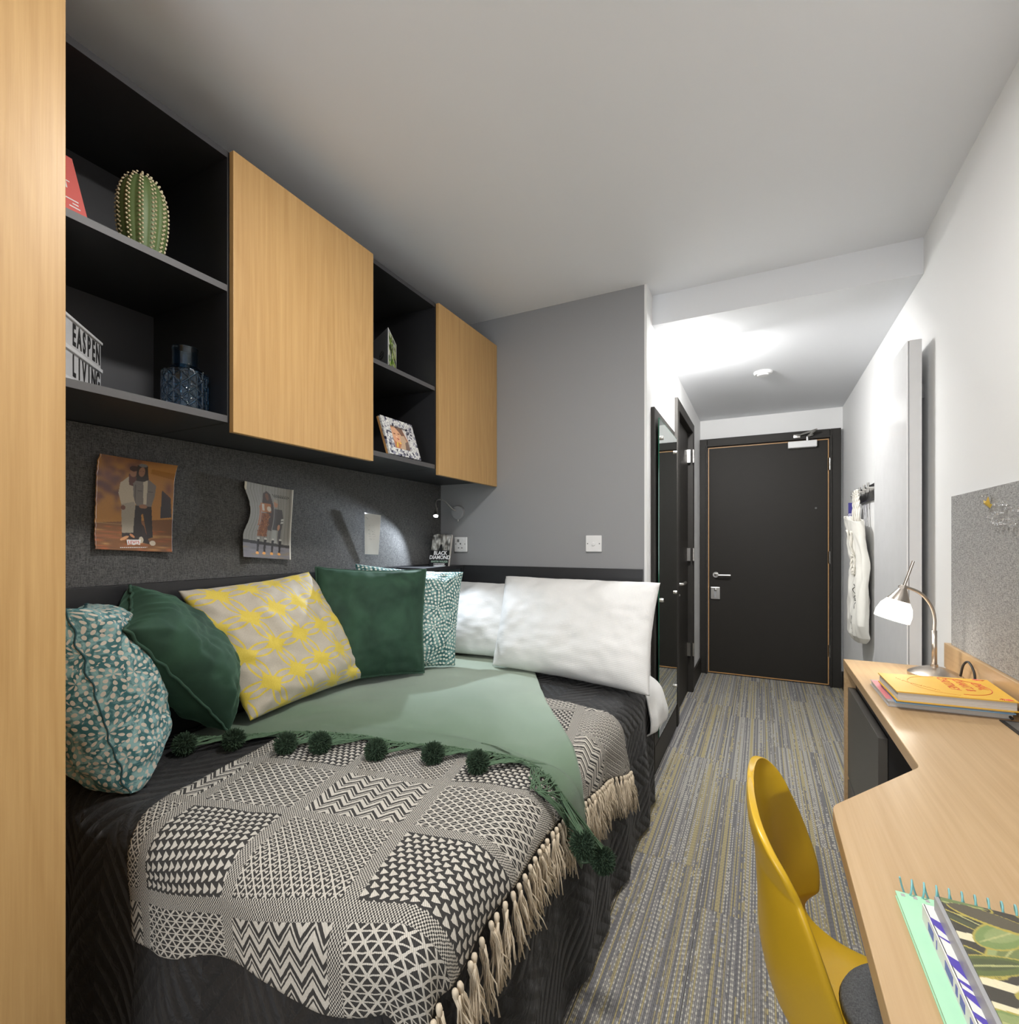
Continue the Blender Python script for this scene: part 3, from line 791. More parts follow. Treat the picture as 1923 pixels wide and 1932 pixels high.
# ------------------------------------------------------------------ hook rail, tote bag, lanyard card
hr = thing('coat_rack', 'dark wall rail with steel peg hooks beside the entrance door', 'coat rack', loc=(XR, 3.35, 1.44))
box('rail', 'black_board', hr, -0.016, -0.0005, 0, 0.64, 0, 0.09, bev=0.002)
for y in (0.60, 0.46, 0.32, 0.18, 0.06):
    q = MB(); q.tube([(-0.016, y, 0.052), (-0.070, y, 0.052)], 0.0065, 14); q.tube([(-0.060, y, 0.030), (-0.060, y, 0.082)], 0.0055, 12)
    auto_smooth(q.obj('peg', 'steel', hr))
bag = thing('tote_bag', 'white canvas tote bag with rope handles hanging from rack', 'bag', loc=(0.545, 3.74, 1.0))
def bag_fn(u, v):
    a = u * 2 * PI
    z = [0.335, 0.25, 0.12, -0.02, -0.16, -0.30, -0.38, -0.42, -0.435]
    tx = [0.034, 0.030, 0.027, 0.031, 0.038, 0.044, 0.040, 0.024, 0.002]
    hy = [0.19, 0.18, 0.175, 0.18, 0.185, 0.19, 0.16, 0.10, 0.02]
    xc = [-0.030, -0.016, -0.004, 0.000, -0.004, -0.006, 0.000, 0.004, 0.006]
    t = v * 8; k = min(int(t), 7); t -= k; t = t * t * (3 - 2 * t)
    L = lambda q: q[k] * (1 - t) + q[k + 1] * t
    ca, sa = math.cos(a), math.sin(a)
    r = 1 + 0.34 * MN.noise(Vector((ca * 2, sa * 3.0, L(z) * 5))) * (0.3 + v)
    x = L(xc) + L(tx) * math.copysign(abs(ca) ** 0.7, ca) * r + 0.020 * MN.noise(Vector((sa * 5, L(z) * 9, 2)))
    return (min(x, 0.046), L(hy) * math.copysign(abs(sa) ** 0.85, sa) * (0.96 + 0.04 * r), L(z) + 0.025 * sa * (1 - v))
MB().grid(bag_fn, 80, 60).obj('bag_body', 'canvas', bag, smooth=True, solid=0.002, fix=False)
for s_, yy in ((1, 0.22), (-1, -0.06)):
    q = MB()
    for k in range(2):
        n = 60; pts = []
        for i in range(n + 1):
            t = i / n; y = -0.09 + yy * 0.35 + 0.18 * t if False else (yy * 0.25 + (t - 0.5) * 0.14)
            z = 0.28 + 0.23 * (1 - (2 * t - 1) ** 2) ** 0.5 * 1.0
            ph = t * 46 + k * PI
            pts.append((-0.012 + 0.004 * math.cos(ph), y + 0.004 * math.sin(ph), z))
        q.tube(pts, 0.0050, 8)
    q.obj('rope_handle', 'rope', bag, smooth=True)
def on_bag(u, v, off):
    p, c = Vector(bag_fn(u, v)), Vector(bag_fn(u, v)); c.x = 0; c.y *= 0.6
    return p + Vector((-1, -0.25, 0)).normalized() * off
q = MB()
for k in range(2):
    pts = []
    for i in range(91):
        t = i / 90; ph = t * 56 + k * PI
        uu = 0.545 + 0.028 * math.cos(t * PI); vv = 0.09 + 0.26 * math.sin(t * PI) ** 0.6
        p = on_bag(uu, vv, 0.010)
        pts.append((p.x + 0.0036 * math.cos(ph), p.y + 0.0036 * math.sin(ph), p.z))
    q.tube(pts, 0.0048, 8)
kp = on_bag(0.55, 0.27, 0.012)
q.lathe([(0.001, -0.014), (0.012, -0.008), (0.013, 0.006), (0.001, 0.014)], 12, Matrix.Translation(kp))
q.obj('front_rope', 'rope', bag, smooth=True)
q = MB()
rs = random.Random(3)
for (u0, v0, L_) in ((0.575, 0.42, 0.13), (0.56, 0.58, 0.13)):
    pts = [on_bag(u0 + 0.012 * math.sin(i * 1.9) + rs.uniform(-.004, .004), v0 + L_ * i / 14, 0.0022) for i in range(15)]
    q.tube(bez(pts, 70), 0.0020, 6)
q.obj('script_lettering', 'ink', bag, smooth=True)
lc = thing('lanyard_card', 'violet card hanging from the nearest-to-door peg above the tote', 'card', loc=(0.545, 3.93, 1.37))
box('card', 'lanyard', lc, -0.030, 0.030, -0.0010, 0.0010, -0.075, 0.075, bev=0.0004)
text('lettering', 'mjos', 0.030, Matrix.Translation((0, -0.0011, 0.0)) @ Matrix.Rotation(PI / 2, 4, 'X'), 'letter_white', lc)
q = MB(); q.tube([(0.0, 0, 0.075), (-0.002, 0, 0.125)], 0.002, 6); q.obj('loop', 'lanyard', lc)
# ================================================================== DESK SIDE
def fillet(poly, rad):
    out = []; n = len(poly)
    for i in range(n):
        r = rad[i]
        p0, p, p1 = Vector(poly[i - 1]), Vector(poly[i]), Vector(poly[(i + 1) % n])
        if r <= 0: out.append(tuple(p)); continue
        a, b = (p0 - p).normalized(), (p1 - p).normalized()
        th = a.angle(b); d = r / math.tan(th / 2)
        s, e = p + a * d, p + b * d
        for k in range(9):
            t = k / 8; out.append(tuple((s * (1 - t) ** 2 + p * 2 * t * (1 - t) + e * t * t)))
    return out
dk = thing('desk', 'long oak-topped desk along the right wall', 'desk', loc=(0.35, 0.7, 0))
poly = fillet([(0.247, 1.534), (-0.073, 1.534), (-0.073, 0.530), (-0.244, 0.283), (-0.244, -1.6), (0.247, -1.6)], [0, 0, 0.045, 0.05, 0, 0])
dt = MB().prism(poly, 0.722, 0.75).obj('desktop', 'oak_h', dk)
bm = bmesh.new(); bm.from_mesh(dt.data)
bmesh.ops.bevel(bm, geom=[e for e in bm.edges if e.calc_face_angle(0) > 1.2 and abs(e.verts[0].co.z - e.verts[1].co.z) < 1e-5], offset=0.0015, segments=2, profile=0.5, affect='EDGES')
bm.to_mesh(dt.data); bm.free()
box('end_panel', 'oak_h', dk, -0.072, 0.247, 1.509, 1.532, 0.0, 0.7215, bev=0.001)
box('upstand', 'oak_h', dk, 0.226, 0.2465, -1.6, 1.553, 0.7505, 0.835, bev=0.0015)
box('rear_support', 'oak_h', dk, -0.20, 0.247, -1.6, -1.575, 0.0, 0.7215)
tag(box('pinboard', 'felt_light', None, 0.586, 0.5995, -0.9, 2.215, 0.836, 1.345), 'light grey felt pinboard above the desk', 'pinboard')
# drawer pedestal
pd = thing('drawer_unit', 'black two-drawer unit under the far end of the desk', 'drawer unit', loc=(0.44, 1.945, 0))
box('carcass', 'black_board', pd, -0.128, 0.135, -0.262, 0.262, 0.04, 0.7215)
box('drawer_front', 'drawer_front', pd, -0.152, -0.130, -0.268, 0.262, 0.325, 0.652, bev=0.0015)
box('drawer_front', 'drawer_front', pd, -0.152, -0.130, -0.268, 0.262, 0.045, 0.312, bev=0.0015)
box('plinth', 'black_board', pd, -0.11, 0.13, -0.25, 0.25, 0.0, 0.04)
# cable grommet
cg = thing('desk_grommet', 'black cable grommet in the desktop behind the books', 'grommet', loc=(0.545, 1.585, 0.75))
box('grommet_rim', 'black_rubber', cg, -0.022, 0.022, -0.075, 0.05, 0.0002, 0.0030, bev=0.001)
box('grommet_slot', 'grey_mark', cg, -0.014, 0.014, -0.065, 0.04, 0.0031, 0.0036)

# ------------------------------------------------------------------ desk lamp
lmp = thing('desk_lamp', 'brushed metal desk lamp with a glowing white glass shade', 'lamp', loc=(0.506, 2.075, 0.75))
MB().lathe([(0.0005, 0.0), (0.070, 0.0), (0.070, 0.010), (0.066, 0.013), (0.050, 0.022), (0.028, 0.030), (0.010, 0.033), (0.010, 0.040), (0.0005, 0.040)], 64).obj('base', 'nickel', lmp, smooth=True)
auto_smooth(bpy.data.objects['base'], 50)
MB().tube([(0, 0, 0.035), (0, 0, 0.150)], 0.0072, 18).obj('pole', 'nickel', lmp, smooth=True)
MB().tube(bez([(0, 0, 0.145), (0, 0, 0.195), (-0.012, -0.003, 0.236), (-0.040, -0.012, 0.272), (-0.082, -0.022, 0.292)], 30), 0.0052, 14).obj('curved_arm', 'nickel', lmp, smooth=True)
ax = Vector((0.30, 0.02, 1.0)).normalized()
hm = basis((-0.085, -0.023, 0.290), Vector((0, 1, 0)), ax.cross(Vector((0, 1, 0))))
if (hm.to_3x3() @ Vector((0, 0, 1))).z < 0: hm = hm @ Matrix.Rotation(PI, 4, 'X')
cap_ = MB().lathe([(0.007, 0.006), (0.010, 0.002), (0.010, -0.004), (0.013, -0.008), (0.032, -0.046), (0.031, -0.047), (0.005, -0.010)], 40, hm).obj('lamp_cap', 'nickel', lmp, smooth=True)
auto_smooth(cap_, 40)
MB().lathe([(0.031, -0.046), (0.044, -0.066), (0.050, -0.090), (0.050, -0.112), (0.048, -0.113), (0.048, -0.090), (0.042, -0.067), (0.029, -0.047)], 48, hm, cap=False).obj('glass_shade', 'glow_lamp', lmp, smooth=True)
MB().lathe([(0.0042, 0.0), (0.0042, 0.09), (0.0005, 0.0905)], 14, hm).obj('handle_rod', 'nickel', lmp, smooth=False)
kn = MB(); kn.tube([(-0.093, -0.035, 0.290), (-0.090, -0.010, 0.290)], 0.007, 14); kn.obj('pivot', 'nickel', lmp)
MB().tube(bez([(0.052, -0.050, 0.020), (0.052, -0.075, 0.060), (0.056, -0.105, 0.075), (0.060, -0.135, 0.050), (0.058, -0.150, 0.006), (0.050, -0.190, 0.005), (0.052, -0.30, 0.005), (0.045, -0.43, 0.006)], 60), 0.0032, 10).obj('power_cord', 'black_rubber', lmp, smooth=True)

# ------------------------------------------------------------------ books at the far end of the desk
def book(name, label, cat, c, z0, z1, cover, ang_pts, group=None, hard=True):
    """c: four corners (x,y) anticlockwise from near-left"""
    t = thing(name, label, cat, group, loc=(0, 0, 0))
    cx = sum(p[0] for p in c) / 4; cy = sum(p[1] for p in c) / 4
    t.location = (cx, cy, z0)
    def inset(k): return [((p[0] - cx) * k, (p[1] - cy) * k) for p in c]
    th = 0.0028 if hard else 0.0008
    MB().prism(inset(1.0), z1 - z0 - th, z1 - z0).obj('front_cover', cover, t)
    MB().prism(inset(1.0), 0, th).obj('back_cover', cover, t)
    pg = MB(); n = 9; H = z1 - z0 - 2 * th
    for i in range(n):
        k = 0.972 + (0.004 if i % 2 else 0.0)
        pg.prism(inset(k), th + H * i / n + 0.00005, th + H * (i + 1) / n - 0.00005)
    pg.obj('page_block', 'pages', t)
    return t, cx, cy
mag, _, _ = book('magazine', 'pink and white thick paperback under the yellow cookbook', 'book', [(0.304, 1.643), (0.560, 1.656), (0.562, 1.890), (0.302, 1.878)], 0.7505, 0.764, 'grey_cover', None, hard=False)
MB().prism([(-0.128, -0.10), (-0.09, -0.10), (-0.09, 0.10), (-0.128, 0.10)], 0.0136, 0.0140).obj('pink_cover_print', 'pink_cover', mag)
blu, _, _ = book('book', 'thin pale blue book between the pink and the yellow one', 'book', [(0.318, 1.632), (0.560, 1.650), (0.560, 1.850), (0.320, 1.838)], 0.7645, 0.7735, 'blue_cover', None)
yb, bx, by = book('cookbook', 'thick yellow cookbook with red lettering on top of the pile', 'book', [(0.317, 1.615), (0.561, 1.637), (0.570, 1.859), (0.312, 1.818)], 0.774, 0.800, 'yellow_cover', None)
xd = Vector((0.0, 1.0, 0)); 
def on_book(x, y): return basis((x - bx, y - by, 0.0262), (0, -1, 0), (1, 0, 0))
text('title', 'CHAI,', 0.030, on_book(0.525, 1.765), 'red_print', yb, 0.0002)
text('title', 'CHAAT &', 0.030, on_book(0.492, 1.765), 'red_print', yb, 0.0002)
text('title', 'CHUTNEY', 0.030, on_book(0.459, 1.765), 'red_print', yb, 0.0002)
q = MB()
def ring(cx, cy, rx, ry, a0, a1, r=0.0009, n=60):
    q.tube([(cx - bx + rx * math.cos(a0 + (a1 - a0) * i / n), cy - by + ry * math.sin(a0 + (a1 - a0) * i / n), 0.0262) for i in range(n + 1)], r, 5)
ring(0.465, 1.742, 0.075, 0.085, -1.6, 1.6)
for i in range(10):
    a = -0.9 + 1.8 * i / 9
    for s_ in (0.86, -0.9):
        pass
for (cx, cy, a0) in ((0.540, 1.66, -2.2), (0.548, 1.83, 1.0)):
    for i in range(8):
        a = a0 + 1.5 * i / 8
        q.tube([(cx - bx + 0.010 * math.cos(a), cy - by + 0.010 * math.sin(a), 0.0262), (cx - bx + 0.022 * math.cos(a), cy - by + 0.022 * math.sin(a), 0.0262)], 0.0010, 4)
q.obj('cover_print', 'red_print', yb)
q = MB()
ring(0.455, 1.738, 0.088, 0.094, 1.7, 4.7, 0.0006)
rs = random.Random(5)
for k in range(26):
    x = 0.345 + 0.075 * k / 26; y = 1.77 - 0.095 * (k / 26) ** 0.7 + rs.uniform(-.004, .004)
    q.tube([(x - bx, y - by, 0.0262), (x - bx + 0.003, y - by + rs.uniform(-.006, .002), 0.0262)], 0.0006, 4)
q.obj('cover_doodle', 'orange_print', yb)

# ------------------------------------------------------------------ notebooks at the near end
nb = thing('notebook', 'mint green spiral notebook on the near end of the desk', 'notebook', loc=(0.149, 0.767, 0.75))
box('cover', 'mint', nb, 0, 0.21, -0.297, 0, 0.006, 0.0075)
box('pages', 'paper', nb, 0.0015, 0.2085, -0.296, -0.001, 0.0015, 0.0058)
box('back_card', 'mint', nb, 0, 0.21, -0.297, 0, 0.0003, 0.0014)
sp = MB()
n = 17; pts = []
for i in range(n * 20 + 1):
    t = i / 20.0; a = 2 * PI * t
    pts.append((0.006 + 0.0119 * t, 0.0070 + 0.0100 * math.sin(a), 0.0104 + 0.0098 * math.cos(a)))
sp.tube(pts, 0.0011, 6).obj('spiral_wire', 'mint_wire', nb, smooth=True)
hl = MB()
for i in range(17):
    hl.box(0.0045 + 0.0119 * i, 0.0085 + 0.0119 * i, -0.0085, -0.0035, 0.00755, 0.0077)
hl.obj('punched_holes', 'grey_cover', nb)
b2 = thing('notebook', 'white notebook with violet print beneath the leaf-patterned one', 'notebook', loc=(0.166, 0.722, 0.7577))
box('cover', 'paper', b2, 0, 0.20, -0.27, 0, 0.0165, 0.018, bev=0.0004)
box('spine', 'paper', b2, -0.0008, 0.0012, -0.27, 0, 0, 0.018)
box('page_block', 'pages', b2, 0.0012, 0.198, -0.269, -0.001, 0.0012, 0.0163)
box('back_cover', 'paper', b2, 0, 0.20, -0.27, 0, 0, 0.0012)
q = MB(); rs = random.Random(9)
for (y, l, s_) in ((-0.022, 0.020, 1), (-0.050, 0.004, 1), (-0.078, 0.024, 1), (-0.108, 0.007, 0), (-0.120, 0.014, 1), (-0.145, 0.012, 0), (-0.165, 0.02, 1), (-0.20, 0.02, 1)):
    q.add([(0.0005, y, 0.0181), (0.0085, y - 0.006, 0.0181), (0.0085, y - 0.006 - l, 0.0181), (0.0005, y - l * 0.6, 0.0181)], [(0, 1, 2, 3)])
    q.box(-0.0012, -0.0008, y - l, y - 0.002, 0.004, 0.013)
q.obj('violet_print', 'violet', b2, fix=False)
# leaf-patterned notebook
b3 = thing('notebook', 'topmost notebook with a dark green leaf-patterned cover', 'notebook', loc=(0.175, 0.716, 0.7758))
box('page_block', 'pages', b3, 0.002, 0.186, -0.252, -0.001, 0.0015, 0.0135)
box('spine', 'grey_plastic', b3, -0.0005, 0.0035, -0.254, 0, 0.0, 0.0150)
box('back_cover', 'dark_laminate', b3, 0.0035, 0.188, -0.254, 0, 0.0, 0.0014)
S = Sheet(185, 250, sr(70, 66, 58))
rs = random.Random(21)
cream = sr(224, 214, 180)
for k in range(9):
    y = 0.10 + k * 0.115
    S.poly([(0, y), (1, y - 0.02), (1, y + 0.035), (0, y + 0.045)], cream)
greens = [sr(96, 108, 62), sr(122, 142, 86), sr(78, 82, 60), sr(150, 160, 108), sr(64, 60, 52)]
for k in range(44):
    cx, cy = rs.random(), rs.random(); a = rs.uniform(-0.9, 0.9); rx, ry = rs.uniform(0.12, 0.24), rs.uniform(0.035, 0.075)
    g = greens[k % 5]
    S.blob(cx, cy, rx * 1.08, ry * 1.12, sr(172, 158, 78), a); S.blob(cx, cy, rx, ry, g, a); S.blob(cx + 0.01, cy - 0.01, rx * 0.75, ry * 0.6, greens[(k + 2) % 5], a, 0.7)
    S.blob(cx, cy, rx * 0.95, 0.004, sr(176, 176, 120), a)
S.blob(0.22, 0.08, 0.20, 0.052, sr(176, 160, 74), 0.15); S.blob(0.21, 0.072, 0.185, 0.043, sr(92, 86, 70), 0.15)
S.grain(0.10)
S.obj('leaf_cover', lambda u, v: (0.0036 + u * 0.1844, -v * 0.254, 0.0150), b3, solid=0.0010)

# ------------------------------------------------------------------ pins on the light felt board
rs = random.Random(11)
pin0 = None
labels = 'clear plastic push pins scattered on the light felt board'
for (y, z) in ((1.895, 1.322), (1.873, 1.316), (1.812, 1.292), (1.79, 1.297), (1.768, 1.288), (1.74, 1.280), (1.826, 1.270), (1.80, 1.268), (1.858, 1.255), (1.832, 1.246), (1.812, 1.243), (1.785, 1.237), (1.752, 1.250), (1.726, 1.246), (1.715, 1.232), (1.70, 1.27)):
    if pin0 is None:
        pin0 = thing('push_pin', labels, 'push pin', 'clear push pins on the desk pinboard')
        m_ = Matrix.Rotation(-PI / 2, 4, 'Y')
        MB().lathe([(0.0005, 0.0), (0.0035, 0.0), (0.0035, 0.001), (0.0020, 0.002), (0.0018, 0.007), (0.0034, 0.009), (0.0034, 0.0105), (0.0005, 0.0106)], 14, Matrix.Translation((-0.0035, 0, 0)) @ m_).obj('pin_head', 'clear', pin0, smooth=False)
        MB().tube([(0.004, 0, 0), (-0.004, 0, 0)], 0.0005, 6).obj('pin_point', 'steel', pin0)
        o = pin0
    else:
        o = copy_tree(pin0)
    o.location = (0.5855, y, z); o.rotation_euler = (0, rs.uniform(-.25, .25), rs.uniform(-.3, .3)); o.scale = (1.3, 1.3, 1.3)
bp_ = thing('bird_pin', 'small gold paper bird pinned at the corner of the light board', 'ornament', loc=(0.578, 1.868, 1.296))
q = MB()
q.add([(0, 0, -0.010), (-0.004, 0.032, 0.014), (-0.010, 0.008, 0.004), (0.0, 0.006, 0.006)], [(0, 1, 2), (0, 1, 3), (1, 2, 3)])
q.add([(0, 0, -0.010), (-0.006, -0.010, 0.022), (-0.010, -0.002, 0.004), (0.0, -0.004, 0.002)], [(0, 1, 2), (0, 1, 3), (1, 2, 3)])
q.add([(0, -0.004, -0.012), (-0.012, 0.010, 0.004), (-0.012, -0.004, 0.003), (0.006, 0.0, 0.0)], [(0, 1, 2), (0, 1, 3), (0, 2, 3), (1, 2, 3)])
q.obj('wings', 'gold', bp_, smooth=False)

# ------------------------------------------------------------------ chair
ch = thing('desk_chair', 'mustard yellow moulded shell chair tucked at the desk', 'chair', loc=(0.20, 0.97, 0))
CP = [(0.29, 0.432), (0.24, 0.448), (0.12, 0.444), (-0.02, 0.436), (-0.11, 0.438), (-0.172, 0.468), (-0.196, 0.535), (-0.200, 0.610), (-0.205, 0.690), (-0.215, 0.745), (-0.216, 0.782)]
CW = [0.130, 0.158, 0.165, 0.162, 0.162, 0.176, 0.195, 0.202, 0.182, 0.125, 0.0]
CF = [-0.01, -0.025, -0.032, -0.028, 0.010, 0.072, 0.100, 0.082, 0.055, 0.034, 0.020]
cpts = bez([(p[0], 0, p[1]) for p in CP], 100)
def chair_fn(u, v):
    t = v * 10; k = min(int(t), 9); f = t - k
    p = cpts[min(int(round(v * 100)), 100)]
    def cr(Q):
        a = Q[max(k - 1, 0)]; b = Q[k]; c = Q[k + 1]; d = Q[min(k + 2, 10)]
        return 0.5 * ((2 * b) + (c - a) * f + (2 * a - 5 * b + 4 * c - d) * f * f + (3 * b - a - 3 * c + d) * f ** 3)
    w = max(cr(CW), 0.006) 
    if v > 0.8: w = CW[8] * math.sqrt(max(0.0, 1 - ((v - 0.8) / 0.2) ** 2.2)) + 0.012 * (v - 0.8) / 0.2
    s = (u - 0.5) * 2
    wk = min(1.0, (w / 0.18) ** 2) if v > 0.8 else 1.0
    up = min(max((v - 0.35) / 0.2, 0), 1)
    fo = cr(CF) * abs(s) ** 3.2 * wk
    return (p.x + fo * up, s * w, p.z + fo * (1 - up))
sh = MB().grid(chair_fn, 40, 100).obj('shell', 'mustard', ch, smooth=True, fix=False)
sh.data.flip_normals()
md = sh.modifiers.new('thickness', 'SOLIDIFY'); md.thickness = 0.011; md.offset = 0.0
md = sh.modifiers.new('edge', 'SUBSURF'); md.levels = 1; md.render_levels = 2
pad = [(0.0005, 0.016), (0.10, 0.015), (0.150, 0.012), (0.166, 0.006), (0.170, -0.004), (0.0005, -0.004)]
MB().lathe(pad, 56, Matrix.Translation((0.090, -0.012, 0.452)) @ Matrix.Diagonal((1.04, 0.82, 1, 1))).obj('seat_pad', 'tweed', ch, smooth=True)
for sx in (1, -1):
    for sy in (1, -1):
        MB().tube([(0.06 + sx * 0.13, sy * 0.12, 0.43), (0.05 + sx * 0.20, sy * 0.20, 0.002)], [0.014, 0.010], 14).obj('leg', 'mustard', ch, smooth=True)
# ================================================================== BED
EX, EY, TZ, RR = -0.455, 0.60, 0.570, 0.065
def topn(x, y):
    return 0.012 * MN.noise(Vector((x * 2.6, y * 2.6, 1.3))) + 0.004 * MN.noise(Vector((x * 9, y * 9, 4.0)))
def drape(x, y, off=0.0, flare=0.10, fold=0.022, rr=RR):
    """fold a flat cloth point (x beyond EX or y before EY) over the edges of the mattress"""
    a, b = max(0.0, x - (EX - rr)), max(0.0, (EY + rr) - y)
    L = math.hypot(a, b)
    if L <= 1e-9:
        return Vector((x, y, TZ + off + topn(x, y)))
    dx, dy = a / L, -b / L
    px, py = min(x, EX - rr), max(y, EY + rr)
    n0 = topn(px, py)
    arc = rr * PI / 2
    if L < arc:
        g = L / rr
        out = (rr + off) * math.sin(g); z = TZ - rr + (rr + off) * math.cos(g)
    else:
        out = rr + off; z = TZ - rr - (L - arc)
    dr = max(0.0, L - rr * 0.8)
    s = py * 1.0 - px * 1.0 + math.atan2(b, a) * 0.35
    k = min(1.0, dr / 0.28)
    w = math.sin(s * 17.0 + 1.1 + 0.8 * math.sin(s * 5.1)) * 0.6 + math.sin(s * 31.0 + 2.0) * 0.25 + MN.noise(Vector((s * 6, dr * 3, 2))) * 0.7
    out += flare * dr * 0.35 + fold * w * k + fold * 0.5 * k
    z += n0 * max(0.0, 1 - L / 0.15)
    if z < 0.010 + off:
        ex = 0.010 + off - z; out += ex * 0.25; z = 0.010 + off + 0.004 * MN.noise(Vector((s * 9, ex * 9, 0)))
    return Vector((px + dx * out, py + dy * out, z))

def curve2(pts):
    P = [Vector((p[0], p[1], 0)) for p in pts]
    ls = [0]
    C = bez(P, 80) if len(P) > 2 else [P[0].lerp(P[1], i / 80) for i in range(81)]
    for i in range(80): ls.append(ls[-1] + (C[i + 1] - C[i]).length)
    T = ls[-1]
    def f(t):
        d = t * T; lo = 0
        import bisect
        lo = min(max(bisect.bisect_right(ls, d) - 1, 0), 79)
        k = (d - ls[lo]) / max(ls[lo + 1] - ls[lo], 1e-9)
        p = C[lo].lerp(C[lo + 1], min(max(k, 0), 1)); return (p.x, p.y)
    return f
def coons(bot, top, left, right):
    b, t, l, r = map(curve2, (bot, top, left, right))
    P00, P10, P01, P11 = b(0), b(1), t(0), t(1)
    def f(u, v):
        B_, T_, L_, R_ = b(u), t(u), l(v), r(v)
        return tuple((1 - v) * B_[i] + v * T_[i] + (1 - u) * L_[i] + u * R_[i]
                     - ((1 - u) * (1 - v) * P00[i] + u * (1 - v) * P10[i] + (1 - u) * v * P01[i] + u * v * P11[i]) for i in (0, 1))
    return f

bed = thing('bed', 'wide bed with dark base and white mattress beneath the covers', 'bed', loc=(0, 0, 0))
box('bed_base', 'black_board', bed, -1.690, -0.475, 0.64, 2.44, 0.002, 0.28, bev=0.003)
box('mattress', 'cotton', bed, -1.690, -0.480, 0.63, 2.435, 0.2805, 0.535, bev=0.03)

# white duvet showing at the pillow end
dv = MB()
def duvet_fn(u, v):
    x = -1.66 + u * 1.66; y = 2.215 + v * 0.222
    p = drape(x, y, -0.004, 0.35, 0.010, 0.07)
    L = max(0, x - (EX - 0.07))
    if L > 0.04:
        k = min(1, (L - 0.04) / 0.12)
        p.x += 0.045 * math.sin(min(1.0, (L - 0.04) / 0.30) * PI) * (0.4 + 0.6 * v)
        p.x += 0.012 * k * MN.noise(Vector((y * 14, L * 10, 3))); 
        if L > 0.26: p.x -= (L - 0.26) * 0.9; p.z += (L - 0.26) * 0.4
    return p
dv.grid(duvet_fn, 120, 50, lambda u, v: (u * 1.66, v * 0.57))
tag(dv.obj('duvet', 'cotton', None, smooth=True, solid=0.006, fix=False), 'white duvet bulging over the bed side below the pillows', 'duvet')

# black quilted bedspread
bs = MB()
X0, X1, Y0, Y1 = -1.685, EX + 0.52, EY - 0.43, 2.16
def bs_map(u, v):
    x = X0 + u * (X1 - X0); y1 = Y1 + 0.13 * max(0.0, min(1.0, (x + 0.62) / 0.3)); y = Y0 + v * (y1 - Y0)
    return x, y
bs.grid(lambda u, v: drape(*bs_map(u, v), 0.004), 210, 240, lambda u, v: bs_map(u, v))
tag(bs.obj('bedspread', 'quilt', None, smooth=True, solid=0.004, fix=False), 'black chevron-quilted bedspread covering the bed and hanging to floor', 'bedspread')

# patterned black and cream throw
BOT = [(-1.195, 0.400), (-1.05, 0.425), (-0.88, 0.475), (-0.62, 0.495), (-0.50, 0.53), (-0.40, 0.52)]
RGT = [(-0.40, 0.52), (-0.395, 0.68), (-0.415, 0.85), (-0.42, 1.07), (-0.385, 1.34), (-0.325, 1.60), (-0.240, 1.88)]
LFT = [(-1.195, 0.400), (-1.225, 0.58), (-1.29, 0.72), (-1.325, 1.00), (-1.40, 1.60)]
TOP = [(-1.40, 1.60), (-1.00, 1.76), (-0.70, 1.80), (-0.53, 1.775), (-0.40, 1.79), (-0.240, 1.88)]
th_f = coons(BOT, TOP, LFT, RGT)
al = math.radians(12.5)
def th_uv(u, v):
    x, y = th_f(u, v); x += 0.946; y -= 0.759
    return (x * math.cos(al) + y * math.sin(al) + 0.272 * 4, -x * math.sin(al) + y * math.cos(al) + 0.215 * 5)
tm = MB().grid(lambda u, v: drape(*th_f(u, v), 0.011 + 0.003 * MN.noise(Vector((u * 14, v * 14, 0)))), 150, 190, th_uv)
throw = tm.obj('patterned_throw', 'weave', None, smooth=True, solid=0.004, fix=False)
th_root = thing('patchwork_throw', 'black and cream patchwork-weave throw with tasselled edge on bed', 'blanket')
throw.name = 'woven_cloth'; throw.parent = th_root
def tassel_mesh(seed, L=0.105):
    r = random.Random(seed); mb = MB()
    mb.lathe([(0.0005, 0.004), (0.0036, 0.002), (0.0050, -0.003), (0.0042, -0.009), (0.0036, -0.012)], 8, cap=False)
    for k in range(26):
        a = r.uniform(0, 2 * PI); q = math.sqrt(r.random()); l = L * r.uniform(0.55, 1.05)
        x0, y0 = 0.0035 * q * math.cos(a), 0.0035 * q * math.sin(a)
        x1, y1 = 0.0105 * q * math.cos(a), 0.0105 * q * math.sin(a)
        bx_, by_ = r.uniform(-.009, .009), r.uniform(-.009, .009)
        pts = [(x0 + (x1 - x0) * t + bx_ * t * t + 0.0026 * math.sin(t * 9 + a), y0 + (y1 - y0) * t + by_ * t * t + 0.0018 * math.cos(t * 8 + a), -0.010 - l * t) for t in (0, .2, .4, .6, .8, 1)]
        mb.tube(pts, 0.0012, 4)
    return mb
tass = [tassel_mesh(s).obj('tassel', 'cream_yarn', th_root, smooth=True, fix=False) for s in range(5)]
rs = random.Random(2)
rf = curve2(RGT)
placed = 0
for i in range(50):
    t = 0.015 + 0.97 * (i + rs.uniform(-.3, .3)) / 49 if 0 < i < 49 else 0.015 + 0.97 * i / 49
    x, y = rf(t)
    if 1.21 < y < 1.29: continue
    p = drape(x, y, 0.018); q = drape(x + 0.03, y, 0.018)
    out = (q - p).normalized()
    if placed < 5: o = tass[placed]
    else:
        o = tass[rs.randrange(5)].copy(); COL.objects.link(o)
    placed += 1
    o.location = p
    d = Vector((0.10 + max(0, out.x) * 0.35, rs.uniform(-.26, .26), -1)).normalized()
    o.rotation_euler = (-d).to_track_quat('Z', 'Y').to_euler()
    o.rotation_euler.rotate_axis('Z', rs.uniform(0, 6))
    k = rs.uniform(0.80, 1.22); o.scale = (1.15, 1.15, k)

